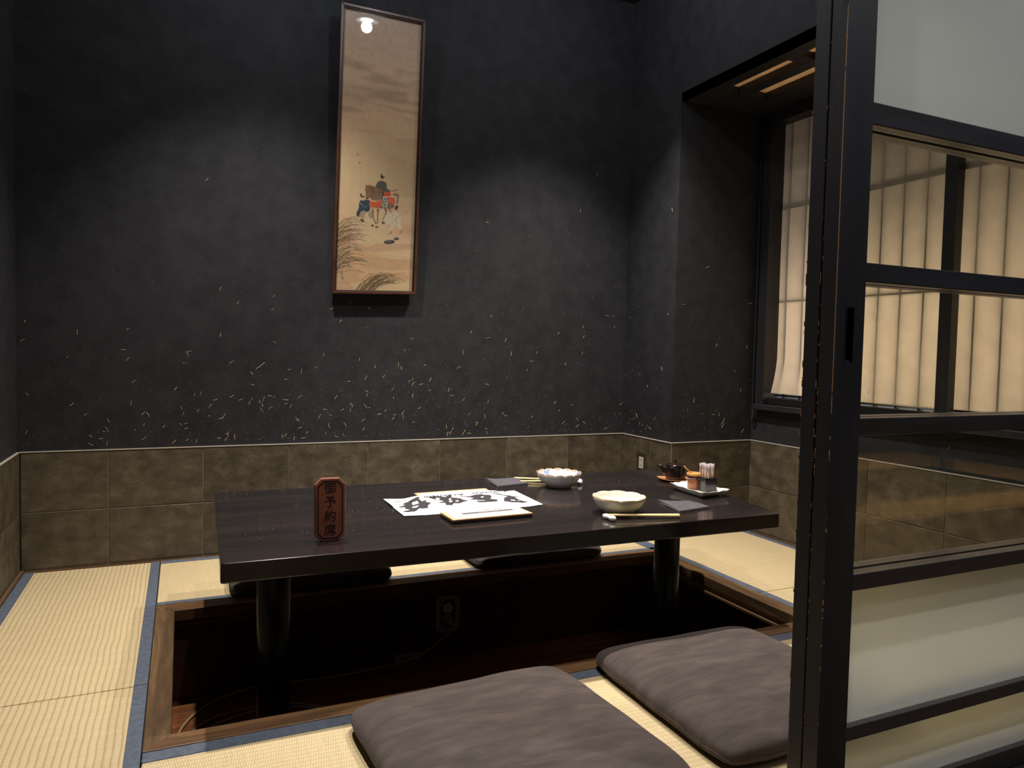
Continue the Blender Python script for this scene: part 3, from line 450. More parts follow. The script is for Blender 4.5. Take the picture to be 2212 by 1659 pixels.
while y > -1.98:
    y1 = max(y-.118, -1.985); xs = sorted([.69, 3.222]+[random.uniform(1.2, 2.8)])
    for a, b in zip(xs[:-1], xs[1:]): box('floorboard', M['pit_floor'], a+.0015, b-.0015, y1+.0012, y-.0012, ZF-.008, ZF, pfl, bevel=.0015, segs=1)
    y = y1-.0001
    if y <= -1.984: break

# ================================================================ table
tb = thing('low_table', (1.98, -1.36, ZF), 'long black lacquered low table with thick top standing over the sunken pit', 'table')
def rounded(q, r, n=5):
    out = []
    for i in range(len(q)):
        p, a, b = Vector(q[i]), Vector(q[i-1]), Vector(q[(i+1) % len(q)]); rr = r[i] if hasattr(r, '__len__') else r
        u = (a-p).normalized()*rr; v = (b-p).normalized()*rr
        for k in range(n+1):
            t = k/n; out.append(tuple((p+u)*(1-t)**2+p*2*t*(1-t)+(p+v)*t*t))
    return out
top = rounded([(.841, -1.904), (3.037, -1.938), (3.186, -.80), (.866, -.758)], [.012, .014, .05, .012])
MB().prism(top, ZT-.064, ZT).build('tabletop', M['lacquer'], tb, bevel=.0045, segs=3)
for cx in (1.052, 2.862):
    MB().lathe([(.058, ZF), (.060, ZF+.01), (.060, ZT-.065), (.058, ZT-.0642)], cx, -1.40, 40).build('leg', M['lacquer_leg'], tb)
# ================================================================ cushions
def cushion(cx, cy, hx, hy, ang, label, z0=.0045, h=.094, seed=0, skew=0):
    r = random.Random(seed); ph = [r.uniform(0, 6.28) for _ in range(6)]
    t = thing('floor_cushion', (cx, cy, z0), label, 'cushion', 'charcoal floor cushions'); ca, sa = math.cos(ang), math.sin(ang)
    def f(u, v): return max(0, 1-abs(u)**6)**.33*max(0, 1-abs(v)**6)**.33
    def shape(u, v, top):
        g = math.copysign(abs(u)**.9, u), math.copysign(abs(v)**.9, v)
        px = hx*g[0]*(1-.018*abs(g[1])**8)+skew*g[1]; py = hy*g[1]*(1-.018*abs(g[0])**8)
        cr = .035*(abs(g[0]*g[1]))**14; px *= 1-cr; py *= 1-cr
        k = f(g[0], g[1]); zm = .030
        wr_ = .0025*math.sin(5*px+7*py+ph[0])*math.sin(9*px-4*py+ph[1])+.0012*math.sin(19*px+ph[2])*math.sin(15*py+ph[3])
        ed = .003*math.sin(13*u+ph[4])*(abs(v)**6)+.003*math.sin(11*v+ph[5])*(abs(u)**6)
        z = z0+zm+(h-zm)*k*(.88+.12*math.cos(u*1.4)*math.cos(v*1.4))+wr_*k+ed*(1-k) if top else z0+max(0, zm*(1-k*1.25))+ed*(1-k)
        return (cx+px*ca-py*sa, cy+px*sa+py*ca, max(z, z0))
    N = 44
    sp = lambda a: math.sin((a*2-1)*math.pi/2)
    m = MB(); m.grid(lambda a, b: shape(sp(a), sp(b), True), N, N); m.build('top_cover', M['cushion'], t, fix=False)
    m = MB(); m.grid(lambda a, b: shape(sp(1-a), sp(b), False), N, N); m.build('bottom_cover', M['cushion'], t, fix=False)
    ring = [shape(sp(a), -1, True) for a in np.linspace(0, 1, 24)]+[shape(1, sp(a), True) for a in np.linspace(0, 1, 24)][1:]+[shape(sp(1-a), 1, True) for a in np.linspace(0, 1, 24)][1:]+[shape(-1, sp(1-a), True) for a in np.linspace(0, 1, 24)][1:]
    MB().tube(ring, .0022, 6).build('seam', M['cushion'], t)
    return t
cushion(1.585, -2.415, .372, .372, math.radians(4), 'large charcoal floor cushion at the front edge, cut by the photo bottom', seed=1)
cushion(2.455, -2.355, .362, .375, math.radians(0), 'charcoal floor cushion at front right beside the sliding door', seed=2)
cushion(1.325, -.44, .375, .345, math.radians(-2), 'charcoal floor cushion behind the table left end, half hidden', seed=3)
cushion(2.525, -.43, .385, .350, math.radians(-1), 'charcoal floor cushion behind the table right half, half hidden', seed=4)

# ================================================================ picture
BL, BR, TL, TR = [Vector(v) for v in ((1.507, -.045, 1.453), (1.998, -.045, 1.471), (1.526, -.130, 3.034), (2.005, -.130, 3.033))]
nrm = (BR-BL).cross(TL-BL).normalized()
nrm = nrm if nrm.y < 0 else -nrm
def pp(u, v, d=0): return (BL*(1-u)*(1-v)+BR*u*(1-v)+TL*(1-u)*v+TR*u*v)+nrm*d
pc = thing('framed_painting', pp(.5, 0), 'tall framed scroll painting of a rider and attendants leaning off the black wall', 'painting')
EU, EV = .03, .0095
def bar(q0, q1, q2, q3, d0, d1, nm, mt):
    MB().hull8([pp(*q, d0) for q in (q0, q1, q2, q3)], [pp(*q, d1) for q in (q0, q1, q2, q3)]).build(nm, mt, pc, bevel=.002)
for q in (((0, 0), (1, 0), (1-EU, EV), (EU, EV)), ((1, 0), (1, 1), (1-EU, 1-EV), (1-EU, EV)), ((1, 1), (0, 1), (EU, 1-EV), (1-EU, 1-EV)), ((0, 1), (0, 0), (EU, EV), (EU, 1-EV))):
    bar(*q, -.022, .012, 'frame_side', M['picframe'])
e0, e1, f0, f1 = EU, EU+.012, EV, EV+.004
for q in (((e0, f0), (1-e0, f0), (1-e1, f1), (e1, f1)), ((1-e0, f0), (1-e0, 1-f0), (1-e1, 1-f1), (1-e1, f1)), ((1-e0, 1-f0), (e0, 1-f0), (e1, 1-f1), (1-e1, 1-f1)), ((e0, 1-f0), (e0, f0), (e1, f1), (e1, 1-f1))):
    bar(*q, -.012, .006, 'inner_bead', M['picframe_in'])
MB().hull8([pp(*q, -.020) for q in ((.01, .003), (.99, .003), (.99, .997), (.01, .997))], [pp(*q, -.014) for q in ((.01, .003), (.99, .003), (.99, .997), (.01, .997))]).build('backboard', M['black'], pc)
NU, NV = 190, 620
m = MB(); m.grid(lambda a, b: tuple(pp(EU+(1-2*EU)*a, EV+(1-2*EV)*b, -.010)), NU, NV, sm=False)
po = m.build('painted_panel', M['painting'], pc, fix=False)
def paint_picture():
    H_, W_ = NV+1, NU+1; V, U = np.mgrid[0:H_, 0:W_].astype(float); U /= NU; V /= NV
    def vnoise(nx, ny):
        g = rng.random((ny+2, nx+2)); x = U*nx; y = V*ny; i = np.floor(x).astype(int); j = np.floor(y).astype(int); a = x-i; b = y-j
        a = a*a*(3-2*a); b = b*b*(3-2*b)
        return g[j, i]*(1-a)*(1-b)+g[j, i+1]*a*(1-b)+g[j+1, i]*(1-a)*b+g[j+1, i+1]*a*b
    col = np.zeros((H_, W_, 3)); s = V[..., None]
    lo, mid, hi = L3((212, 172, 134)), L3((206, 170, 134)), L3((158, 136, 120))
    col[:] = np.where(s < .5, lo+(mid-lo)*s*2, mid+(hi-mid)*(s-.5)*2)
    cl = vnoise(2, 26)*.6+vnoise(4, 60)*.4
    col *= (1-.30*np.clip((cl-.52)*3, 0, 1)*np.clip((V-.35)*3, .25, 1)*(V < .93))[..., None]
    for vb, wv, st in ((.715, .010, .26), (.69, .007, .24), (.655, .008, .12), (.50, .004, .14), (.735, .006, .12), (.30, .01, .12), (.34, .012, .10)):
        dd = np.abs(V-(vb+.012*np.sin(U*3+vb*40)-.018*(U-.5))); col *= (1-st*np.exp(-(dd/wv)**2)*np.clip(U*1.2+.1, 0, 1))[..., None]
    gm = np.clip(1-U/.33, 0, 1)*np.exp(-((V-.185)/.085)**2); col *= (1-.38*gm*vnoise(6, 60))[..., None]
    gm = np.clip((U-.55)/.45, 0, 1)*np.exp(-((V-.235)/.03)**2); col *= (1-.32*gm)[..., None]
    col *= (.94+.12*vnoise(24, 80))[..., None]
    for k, (c, poly) in enumerate(PAINT):
        if k == 5:
            r = random.Random(4)          # reeds, drawn before the figures
            for q in range(150):
                if q < 85: x0, y0 = r.uniform(0, .05), r.uniform(.06, .24); ln, rise = r.uniform(.12, .38), r.uniform(.015, .05)
                else: x0, y0 = r.uniform(.26, .5), r.uniform(0, .006); ln, rise = r.uniform(.15, .5), r.uniform(.035, .075)
                dk = r.uniform(.45, .75)
                for t in np.linspace(0, 1, 220):
                    x = x0+ln*t; y = y0+rise*(1-(1-t)**2)-(.012*t**4 if q < 85 else .006*t**3)
                    i, j = int(x*NU), int(y*NV)
                    if 0 <= i <= NU and 0 <= j <= NV: col[j, i] = col[j, i]*.62+L3((92, 78, 58))*dk*.7
        ms = inside(poly, U, V); col[ms] = L3(c)*(.85 if k < 5 else 1.0) if k >= 5 else col[ms]*.62+L3(c)*.38
    for (u, v) in ((.235, .495), (.262, .468)):
        ms = (np.abs(U-u) < .012) & (np.abs(V-v) < .004); col[ms] *= .6
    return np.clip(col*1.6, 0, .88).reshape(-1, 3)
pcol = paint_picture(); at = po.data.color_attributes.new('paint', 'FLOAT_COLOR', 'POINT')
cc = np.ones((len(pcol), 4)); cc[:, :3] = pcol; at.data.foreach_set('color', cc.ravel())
MB().hull8([pp(*q, .0) for q in ((EU, EV), (1-EU, EV), (1-EU, 1-EV), (EU, 1-EV))], [pp(*q, .003) for q in ((EU, EV), (1-EU, EV), (1-EU, 1-EV), (EU, 1-EV))]).build('glass_pane', M['picglass'], pc)
box('wall_hook', M['steel'], 1.74, 1.76, -.09, -.002, 2.985, 2.995, pc)

# ================================================================ sliding doors
def make_door(n, y0, th, x0, x1, z0, z1):
    d = struct(empty('door_%d' % n, ((x0+x1)/2, y0+th/2, z0)))
    sw = .095
    if n == 1:      # stile with a recessed finger pull
        hx0, hx1, hz0, hz1 = x0+.036, x0+.060, 1.14, 1.268
        m = MB(); m.box(x0, hx0, y0, y0+th, z0, z1).box(hx1, x0+sw, y0, y0+th, z0, z1).box(hx0, hx1, y0, y0+th, z0, hz0).box(hx0, hx1, y0, y0+th, hz1, z1).box(hx0, hx1, y0+.022, y0+th, hz0, hz1)
        m.build('stile', M['door'], d)
        MB().box(hx0-.003, hx0, y0-.001, y0+.022, hz0, hz1).box(hx1, hx1+.002, y0-.001, y0+.022, hz0, hz1).box(hx0, hx1, y0+.004, y0+.022, hz0-.003, hz0+.004).build('finger_pull', M['rail_x'], d)
    else: box('stile', M['door'], x0, x0+sw, y0, y0+th, z0, z1, d, bevel=.003)
    box('stile', M['door'], x1-sw, x1, y0, y0+th, z0, z1, d, bevel=.003)
    rz = [(z0, z0+.055), (.212, .247), (.586, .626), (.964, 1.006), (1.331, 1.377), (1.700, 1.752), (z1-.06, z1)]
    for a, b in rz: box('rail', M['rail_x'], x0+sw, x1-sw, y0+.003, y0+th-.003, a, b, d, bevel=.0025)
    kinds = ['f', 'f', 'g', 'g', 'g', 'f']
    for k in range(6):
        a, b = rz[k][1], rz[k+1][0]; g = kinds[k]
        if g == 'f' and n == 2: continue
        box('frosted_pane' if g == 'f' else 'glass_pane', M['frost' if g == 'f' else 'glass'], x0+sw, x1-sw, y0+th*.46, y0+th*.54, a, b, d)
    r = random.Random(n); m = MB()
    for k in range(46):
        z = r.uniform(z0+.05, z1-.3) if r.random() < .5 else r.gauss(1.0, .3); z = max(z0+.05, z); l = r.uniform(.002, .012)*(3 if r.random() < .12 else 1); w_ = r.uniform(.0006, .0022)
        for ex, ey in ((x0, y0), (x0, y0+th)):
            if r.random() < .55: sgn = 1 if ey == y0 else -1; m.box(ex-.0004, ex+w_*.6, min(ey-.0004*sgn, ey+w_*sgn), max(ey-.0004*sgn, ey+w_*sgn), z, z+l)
    if n == 1: m.box(x0-.0003, x0+.0009, y0-.0003, y0+.0010, 1.02, 1.95)  # long pale sliver in the chip colour stands in for light along the gap
    m.build('chips_and_gap_light', M['chip_and_gap_light'], d, label='bare wood showing through chipped black paint, on the front door also a pale strip standing for gap light')['kind'] = 'stuff'
    return d
ZD1 = 2.42
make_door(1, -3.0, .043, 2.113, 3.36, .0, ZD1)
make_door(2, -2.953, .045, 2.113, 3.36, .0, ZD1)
struct(MB().box(-.12, XR, -3.03, -2.90, -.03, -.001).build('trim_5', M['door']))

# ================================================================ things on the table
# reservation sign
sg = thing('reservation_sign', (1.196, -1.752, ZT), 'upright octagonal wooden sign with four dark carved characters on the table', 'sign')
sx0, sx1, sy0, sy1, sz0, sz1, c_ = 1.143, 1.246, -1.757, -1.737, ZT+.0005, .7045, .021
lean = .008
oct_ = [(sx0+c_, sz0), (sx1-c_, sz0), (sx1, sz0+c_), (sx1, sz1-c_), (sx1-c_, sz1), (sx0+c_, sz1), (sx0, sz1-c_), (sx0, sz0+c_)]
ang = lambda z: (z-sz0)/(sz1-sz0)*lean
def octprism(pts, ya, yb):
    n = len(pts); return MB().add([(x, ya+ang(z), z) for x, z in pts]+[(x, yb+ang(z), z) for x, z in pts], [tuple(range(n)), tuple(reversed(range(n, 2*n)))]+[(i, (i+1) % n, n+(i+1) % n, n+i) for i in range(n)])
octprism(oct_, sy0, sy1).build('board', M['sign'], sg, bevel=.0035, segs=2)
def inset(pts, k):
    cx, cz = (sx0+sx1)/2, (sz0+sz1)/2; return [(cx+(x-cx)*(1-k/((sx1-sx0)/2)), cz+(z-cz)*(1-k/((sz1-sz0)/2))) for x, z in pts]
a_, b_ = inset(oct_, .009), inset(oct_, .0125); m = MB(); n = 8
for i in range(n):
    j = (i+1) % n; q = [a_[i], a_[j], b_[j], b_[i]]
    m.hull8([(x, sy0-.0008+ang(z), z) for x, z in q], [(x, sy0+.0004+ang(z), z) for x, z in q])
m.build('border_line', M['sign_ink'], sg)
def text_mesh(s, size, mt, parent, origin, ax, ay, off=0, ext=.0004, name='lettering', align='CENTER'):
    cu = bpy.data.curves.new(name, 'FONT'); cu.body = s; cu.size = 1; cu.offset = off; cu.resolution_u = 3; cu.align_x = align; cu.align_y = 'CENTER'
    o = bpy.data.objects.new('tmp', cu); C.objects.link(o); dg = bpy.context.evaluated_depsgraph_get(); dg.update()
    me = bpy.data.meshes.new_from_object(o.evaluated_get(dg)); bpy.data.objects.remove(o)
    V = [v.co.copy() for v in me.vertices]; F = [tuple(p.vertices) for p in me.polygons]
    origin, ax, ay = Vector(origin), Vector(ax), Vector(ay); nn = ax.cross(ay).normalized()
    m = MB(); m.add([origin+(ax*v.x+ay*v.y)*size+nn*ext for v in V], F)
    return m.build(name, mt, parent, fix=False)
for k, ch in enumerate('御予約席'):
    z = .6715-.0475*k-.003; text_mesh(ch, .0425, M['sign_ink'], sg, ((sx0+sx1)/2, sy0+ang(z), z), (1, 0, 0), (0, lean/(sz1-sz0), 1), off=.006, ext=.0009, name='carved_character')
# papers and booklets
mb2 = thing('menu_booklet', (1.86, -1.24, ZT), 'pale booklet lying under the placemat, only its rear edge showing', 'menu')
MB().prism([(1.69, -1.41), (2.03, -1.41), (2.045, -1.075), (1.692, -1.085)], ZT+.0005, ZT+.008).build('cover', M['menu'], mb2, bevel=.002)
MB().prism([(1.70, -1.40), (2.02, -1.40), (2.032, -1.10), (1.705, -1.11)], ZT+.008, ZT+.0092).build('card', M['white_glaze'], mb2)
pm = thing('paper_placemat', (1.84, -1.32, ZT), 'white paper placemat with large black brush calligraphy, upside down', 'placemat')
c0, c1, c2, c3 = [Vector(v) for v in ((1.528, -1.494), (2.146, -1.478), (2.166, -1.140), (1.529, -1.170))]
def pmf(a, b):
    p = c0*(1-a)*(1-b)+c1*a*(1-b)+c2*a*b+c3*(1-a)*b
    ix = min(max((p.x-1.60)/.09, 0), 1)*min(max((2.12-p.x)/.09, 0), 1); iy = min(max((p.y+1.47)/.06, 0), 1)
    s = lambda t: t*t*(3-2*t)
    z = ZT+.0015+.0092*s(ix)*s(iy)+.007*max(0, 1-a/.15)*(1 if b > .5 else .5)+.004*max(0, (a-.9)/.1)*(1-b)
    return (p.x, p.y, z)
m = MB(); m.grid(pmf, 320, 170)
o = m.build('sheet', M['print'], pm, fix=False)
def pcolr(P):
    col = np.zeros((len(P), 3)); col[:] = L3((246, 246, 248)); X_, Y_ = P[:, 0], P[:, 1]; ink = np.zeros(len(P), bool)
    for q in INK: ink |= inside(q, X_, Y_)
    for q in HOLES: ink &= ~inside(q, X_, Y_)
    col[ink] = L3((58, 55, 58)); return col
paint_corners(o, pcolr)
text_mesh('Kumoto · Arakoshi', .052, M['sign_ink'], pm, (1.905, -1.195, ZT+.0112), (-1, -.03, 0), (.03, -1.0, 0), off=.012, ext=.0006, name='printed_line')
text_mesh('Soba', .040, M['sign_ink'], pm, (1.600, -1.232, ZT+.0065), (-1, -.25, 0), (.25, -1, 0), ext=.0006, name='printed_line')
M['title_bar'] = base_mat('title_bar_print', (98, 98, 102), .6)
mn = thing('menu_booklet', (1.835, -1.60, ZT), 'slim booklet with white card cover and grey title bar in front of the placemat', 'menu')
q = [(1.668, -1.672), (2.008, -1.660), (2.000, -1.525), (1.664, -1.530)]
MB().prism(q, ZT+.0005, ZT+.0055).build('cover', M['black'], mn, bevel=.0012)
MB().prism([(x-.002, y) for x, y in q], ZT+.006, ZT+.012).build('pages', M['picframe'], mn, bevel=.0015)
MB().prism(q, ZT+.0122, ZT+.0175).build('cover', M['menu'], mn, bevel=.0015)
MB().prism([(1.682, -1.667), (1.998, -1.656), (1.991, -1.529), (1.677, -1.534)], ZT+.0175, ZT+.0184).build('white_card', M['white_glaze'], mn)
MB().prism([(1.735, -1.603), (1.955, -1.593), (1.952, -1.572), (1.733, -1.581)], ZT+.0184, ZT+.0190).build('title_bar', M['title_bar'], mn)
text_mesh('Menu book', .018, M['white_glaze'], mn, (1.845, -1.5875, ZT+.0190), (-1, -.045, 0), (.045, -1, 0), ext=.0004, name='printed_line')
text_mesh('お食事 · お飲物', .012, M['sign_ink'], mn, (1.88, -1.549, ZT+.0184), (-1, -.045, 0), (.045, -1, 0), ext=.0004, name='printed_line')

# bowls
def bowl(cx, cy, R, h, nlobe, amp, zamp, paint, label, foot=.56):
    t = thing('scalloped_bowl', (cx, cy, ZT), label, 'bowl', 'white porcelain bowls')
    z = ZT+.0004; prof = [(.30*R, z+.016), (foot*R*.88, z+.013), (foot*R*.86, z+.001), (foot*R, z), (foot*R*1.02, z+.012), (.72*R, z+.020), (.88*R, z+.038), (.965*R, z+.056), (R, z+h), (.985*R, z+h+.0015), (.965*R, z+h-.0005), (.93*R, z+.056), (.84*R, z+.040), (.66*R, z+.024), (.35*R, z+.018), (.0001, z+.017)]
    def rm(r, zz, a):
        k = max(0, min(1, (r/R-.55)/.45)); s = abs(math.sin(nlobe*a/2))**.7
        return r*(1+amp*k*(s-.6)), zz+zamp*k**3*(s-.6)*(1 if zz > z+.03 else 0)
    m = MB(); m.lathe(prof, cx, cy, 120, rm, caps=False)
    o = m.build('shell', M['porcelain'], t, fix=True); paint_corners(o, lambda P: paint(P, cx, cy, R, z, h)); return t
def pb1(P, cx, cy, R, z, h):
    col = np.zeros((len(P), 3)); col[:] = L3((226, 226, 212)); r = np.hypot(P[:, 0]-cx, P[:, 1]-cy); col[(P[:, 2] > z+h-.0022) & (r > .972*R)] = L3((188, 158, 112))
    return col
def pb2(P, cx, cy, R, z, h):
    col = np.zeros((len(P), 3)); col[:] = L3((214, 216, 218)); X_, Y_ = P[:, 0]-cx, P[:, 1]-cy; r = np.hypot(X_, Y_); a = np.arctan2(Y_, X_)
    ins = (P[:, 2] > z+.018+(r/R)**2*.03) & (r < .96*R)
    pat = (np.sin(a*3+r*60)*np.sin(a*5-r*40) > .55) & ins; col[pat] = L3((150, 172, 206))
    pat = (np.sin(a*2-1.2+r*30) > .93) & ins & (r > .55*R); col[pat] = L3((70, 104, 180))
    pat = ins & (r > .72*R) & (np.abs(a-2.7) < .35); col[pat] = L3((66, 104, 190))
    col[(P[:, 2] > z+h-.0022) & (r > .972*R)] = L3((190, 152, 104)); return col
bowl(2.380, -1.708, .110, .070, 9, .012, .004, pb1, 'plain cream porcelain bowl in front of the grey towel at the near side')
bowl(2.418, -1.112, .110, .070, 14, .035, .007, pb2, 'scalloped porcelain bowl with blue pattern at the far side of the table')

# chopsticks and rests
def stick(a, b, r0, r1, label, group):
    a, b = Vector(a), Vector(b); m = MB(); m.tube([a, a.lerp(b, .03), a.lerp(b, .5), a.lerp(b, .985), b], [r0*.8, r0, (r0+r1)/2, r1, r1*.85], 8)
    return tag(m.build('chopstick', M['bamboo']), label, 'chopstick', group)
stick((2.262, -1.792, ZT+.0175), (2.562, -1.876, ZT+.0105), .0036, .0058, 'near pair: bamboo chopstick closer to the table edge', 'bamboo chopsticks of the near setting')
stick((2.258, -1.780, ZT+.0175), (2.570, -1.863, ZT+.0105), .0036, .0058, 'near pair: bamboo chopstick closer to the bowl', 'bamboo chopsticks of the near setting')
stick((2.565, -1.075, ZT+.0165), (2.288, -.868, ZT+.0075), .0036, .0065, 'far pair: bamboo chopstick passing behind the blue-patterned bowl', 'bamboo chopsticks of the far setting')
stick((2.560, -1.085, ZT+.0165), (2.280, -.962, ZT+.0075), .0034, .0058, 'far pair: bamboo chopstick ending beside the far grey towel', 'bamboo chopsticks of the far setting')
def rest(x, y, ang_, label):
    ca, sa = math.cos(ang_), math.sin(ang_)
    m = MB(); prof = [(-1, .0), (-.97, .3), (-.88, .62), (-.7, .9), (-.5, 1.0), (-.28, .86), (-.1, .62), (0, .56), (.1, .62), (.28, .86), (.5, 1.0), (.7, .9), (.88, .62), (.97, .3), (1, 0)]
    L_, R_ = .036, .0145; n = 20; vs = []
    for s, r in prof:
        for k in range(n):
            an = 2*math.pi*k/n; yy = R_*r*math.cos(an)+.0001; zz = R_*.80*r*math.sin(an)
            vs.append((x+s*L_*ca-yy*sa, y+s*L_*sa+yy*ca, ZT+.0118+zz))
    m.add(vs, [(i*n+k, i*n+(k+1) % n, (i+1)*n+(k+1) % n, (i+1)*n+k) for i in range(len(prof)-1) for k in range(n)], True)
    return tag(m.build('chopstick_rest', M['white_glaze']), label, 'chopstick rest', 'white chopstick rests')
rest(2.272, -1.808, math.radians(-82), 'white peanut-shaped chopstick rest in front of the cream bowl')
rest(2.556, -1.078, math.radians(60), 'white chopstick rest mostly hidden behind the blue-patterned bowl')
# towels
def towel(q, label):
    t = thing('folded_towel', (sum(p[0] for p in q)/4, sum(p[1] for p in q)/4, ZT), label, 'towel', 'small grey folded hand towels'); c = [Vector(p) for p in q]
    for lay in range(3):
        def fn(a, b, top):
            p = c[0]*(1-a)*(1-b)+c[1]*a*(1-b)+c[2]*a*b+c[3]*(1-a)*b
            z = ZT+.0006+lay*.0029+(.0026 if top else 0)+.002*lay*(a-.5)**2*4*b+.0006*math.sin(9*a+lay)*math.sin(7*b); return (p.x+.002*lay*math.sin(lay*3+b*4), p.y+.003*lay*(.5-b), z)
        m = MB(); m.grid(lambda a, b: fn(a, b, True), 16, 16); N_ = 17
        top_n = len(m.v); m.grid(lambda a, b: fn(a, b, False), 16, 16)
        for i in range(16):
            for e in ((i, i+1), ((i+1)*N_+16, i*N_+16)[::-1], (16*N_+i+1, 16*N_+i), ((i+1)*N_, i*N_)):
                a_1, b_1 = e; m.f.append((a_1, b_1, b_1+top_n, a_1+top_n)); m.smooth.append(False); m.mi.append(0)
        m.build('fold', M['napkin'], t)
    return t
towel([(2.622, -1.800), (2.806, -1.766), (2.786, -1.645), (2.668, -1.578)], 'grey folded hand towel at the near right, beside the chopstick ends')
towel([(2.120, -1.055), (2.296, -1.020), (2.288, -.868), (2.141, -.851)], 'grey folded hand towel at the far side, left of the patterned bowl')

# condiment tray
tr = thing('condiment_dish', (2.985, -1.45, ZT), 'white rectangular dish with flared wavy rim holding jar and toothpicks', 'dish')
rim = [Vector(v) for v in ((2.909, -1.345), (2.898, -1.607), (3.072, -1.583), (3.060, -1.310))]
ctr = sum(rim, Vector((0, 0)))/4
def dish():
    N_ = 24; per = []
    for e in range(4):
        a, b = rim[e], rim[(e+1) % 4]
        for k in range(N_): per.append((a.lerp(b, k/N_), k/N_, e))
    rings = []
    def ring(sc, z, wav): return [(ctr.x+(p.x-ctr.x)*sc, ctr.y+(p.y-ctr.y)*sc, z+wav*(.0016*math.sin(k*math.pi*6)+.004*abs(2*k-1)**3-.001)) for p, k, e in per]
    for sc, z, wv in ((.62, ZT+.0005, 0), (.70, ZT+.0005, 0), (.73, ZT+.006, 0), (.985, ZT+.028, 1), (1.0, ZT+.031, 1), (.985, ZT+.032, 1), (.92, ZT+.026, 1), (.72, ZT+.0105, 0), (.4, ZT+.009, 0), (.001, ZT+.009, 0)): rings.append(ring(sc, z, wv))
    n = len(per); m = MB(); m.add([v for r in rings for v in r], [(i*n+k, i*n+(k+1) % n, (i+1)*n+(k+1) % n, (i+1)*n+k) for i in range(len(rings)-1) for k in range(n)]+[tuple(range(n))], True); return m
dish().build('body', M['white_glaze'], tr)
# spice jar
jx, jy, jz = 3.000, -1.412, ZT+.010
jr = thing('spice_jar', (jx, jy, jz), 'small brown spice jar with round wooden lid on the white dish', 'jar')
MB().lathe([(.028, jz+.001), (.031, jz+.004), (.031, jz+.046), (.0305, jz+.047)], jx, jy, 32).build('jar_body', M['amber'], jr)
MB().lathe([(.0305, jz+.047), (.0305, jz+.062), (.029, jz+.066)], jx, jy, 32).build('jar_neck', M['amber_dark'], jr, label='dark amber glass above the filling')
MB().lathe([(.034, jz+.066), (.036, jz+.068), (.036, jz+.076), (.033, jz+.079), (.02, jz+.080), (.001, jz+.0795)], jx, jy, 36).build('lid', M['lidwood'], jr, label='pale turned wooden lid')
sp_ = MB(); sp_.tube([(2.957, -1.388, ZT+.120), (2.972, -1.394, ZT+.102), (2.981, -1.405, ZT+.0935)], [.0022, .0025, .0035], 8); sp_.lathe([(.002, ZT+.0895), (.0055, ZT+.0915), (.006, ZT+.0945), (.002, ZT+.0965)], 2.981, -1.409, 14)
sp_.build('spoon', M['lidwood'], jr)
# toothpick holder
tx, ty, tz_ = 3.022, -1.487, ZT+.010
th = thing('toothpick_holder', (tx, ty, tz_), 'square black holder of wrapped toothpicks on the white dish', 'toothpick holder')
a_ = math.radians(-8); sq = [(tx+.0305*(u*math.cos(a_)-v*math.sin(a_)), ty+.0305*(u*math.sin(a_)+v*math.cos(a_))) for u, v in ((-1, -1), (1, -1), (1, 1), (-1, 1))]
sqi = [(tx+(x-tx)*.88, ty+(y-ty)*.88) for x, y in sq]
m = MB(); n = 4
m.add([(x, y, tz_) for x, y in sq]+[(x, y, tz_+.068) for x, y in sq]+[(x, y, tz_+.068) for x, y in sqi]+[(x, y, tz_+.01) for x, y in sqi],
      [(3, 2, 1, 0)]+[(i, (i+1) % 4, 4+(i+1) % 4, 4+i) for i in range(4)]+[(4+i, 4+(i+1) % 4, 8+(i+1) % 4, 8+i) for i in range(4)]+[(8+i, 8+(i+1) % 4, 12+(i+1) % 4, 12+i) for i in range(4)]+[(12, 13, 14, 15)])
m.build('cup', M['holder'], th, bevel=.0012)
r = random.Random(11)
for k in range(26):
    x, y = tx+r.uniform(-.022, .022), ty+r.uniform(-.022, .022); dx, dy = (x-tx)*.28+r.uniform(-.003, .003), (y-ty)*.28+r.uniform(-.003, .003); t1 = tz_+.133+r.uniform(-.004, .003)
    tp = tag(MB().tube([(x, y, tz_+.012), (x+dx, y+dy, t1-.028)], .0017, 5).build('toothpick', M['pick']), 'wrapped toothpick standing in the square black holder', 'toothpick', 'wrapped toothpicks in the black holder')
    MB().grid(lambda a, b: (x+dx*(.4+.6*b)+(a-.5)*.0085, y+dy*(.4+.6*b)+.002*math.sin(a*3+k), tz_+.055+(t1-tz_-.055)*b), 3, 4).build('paper_sleeve', M['sleeve'], tp, fix=False, solid=.0004)
# soy sauce pot on its saucer
sc_ = thing('wooden_saucer', (3.075, -1.165, ZT), 'oval orange wooden saucer under the dark sauce pot', 'saucer')
ax_ = math.radians(-25)
def oval(r, z, a):
    lx, ly = r*1.12*math.cos(a), r*.88*math.sin(a); x = lx*math.cos(ax_)-ly*math.sin(ax_); y = lx*math.sin(ax_)+ly*math.cos(ax_); rr = math.hypot(x, y); return rr, z+.006*max(0, math.cos(a+math.pi))**2*(r > .05)
px_, py_ = 3.085, -1.155
def lathe_oval(prof, n=40):
    m = MB(); vs = []
    for r_, z in prof:
        for k in range(n):
            a = 2*math.pi*k/n; lx, ly = r_*1.10*math.cos(a), r_*.86*math.sin(a)
            vs.append((px_-.006+lx*math.cos(ax_)-ly*math.sin(ax_), py_+lx*math.sin(ax_)+ly*math.cos(ax_), z+(.007*abs(math.cos(a))**4 if r_ > .06 else 0)))
    return m.add(vs, [(i*n+k, i*n+(k+1) % n, (i+1)*n+(k+1) % n, (i+1)*n+k) for i in range(len(prof)-1) for k in range(n)]+[tuple(range(n)), tuple(range((len(prof)-1)*n, len(prof)*n))], True)
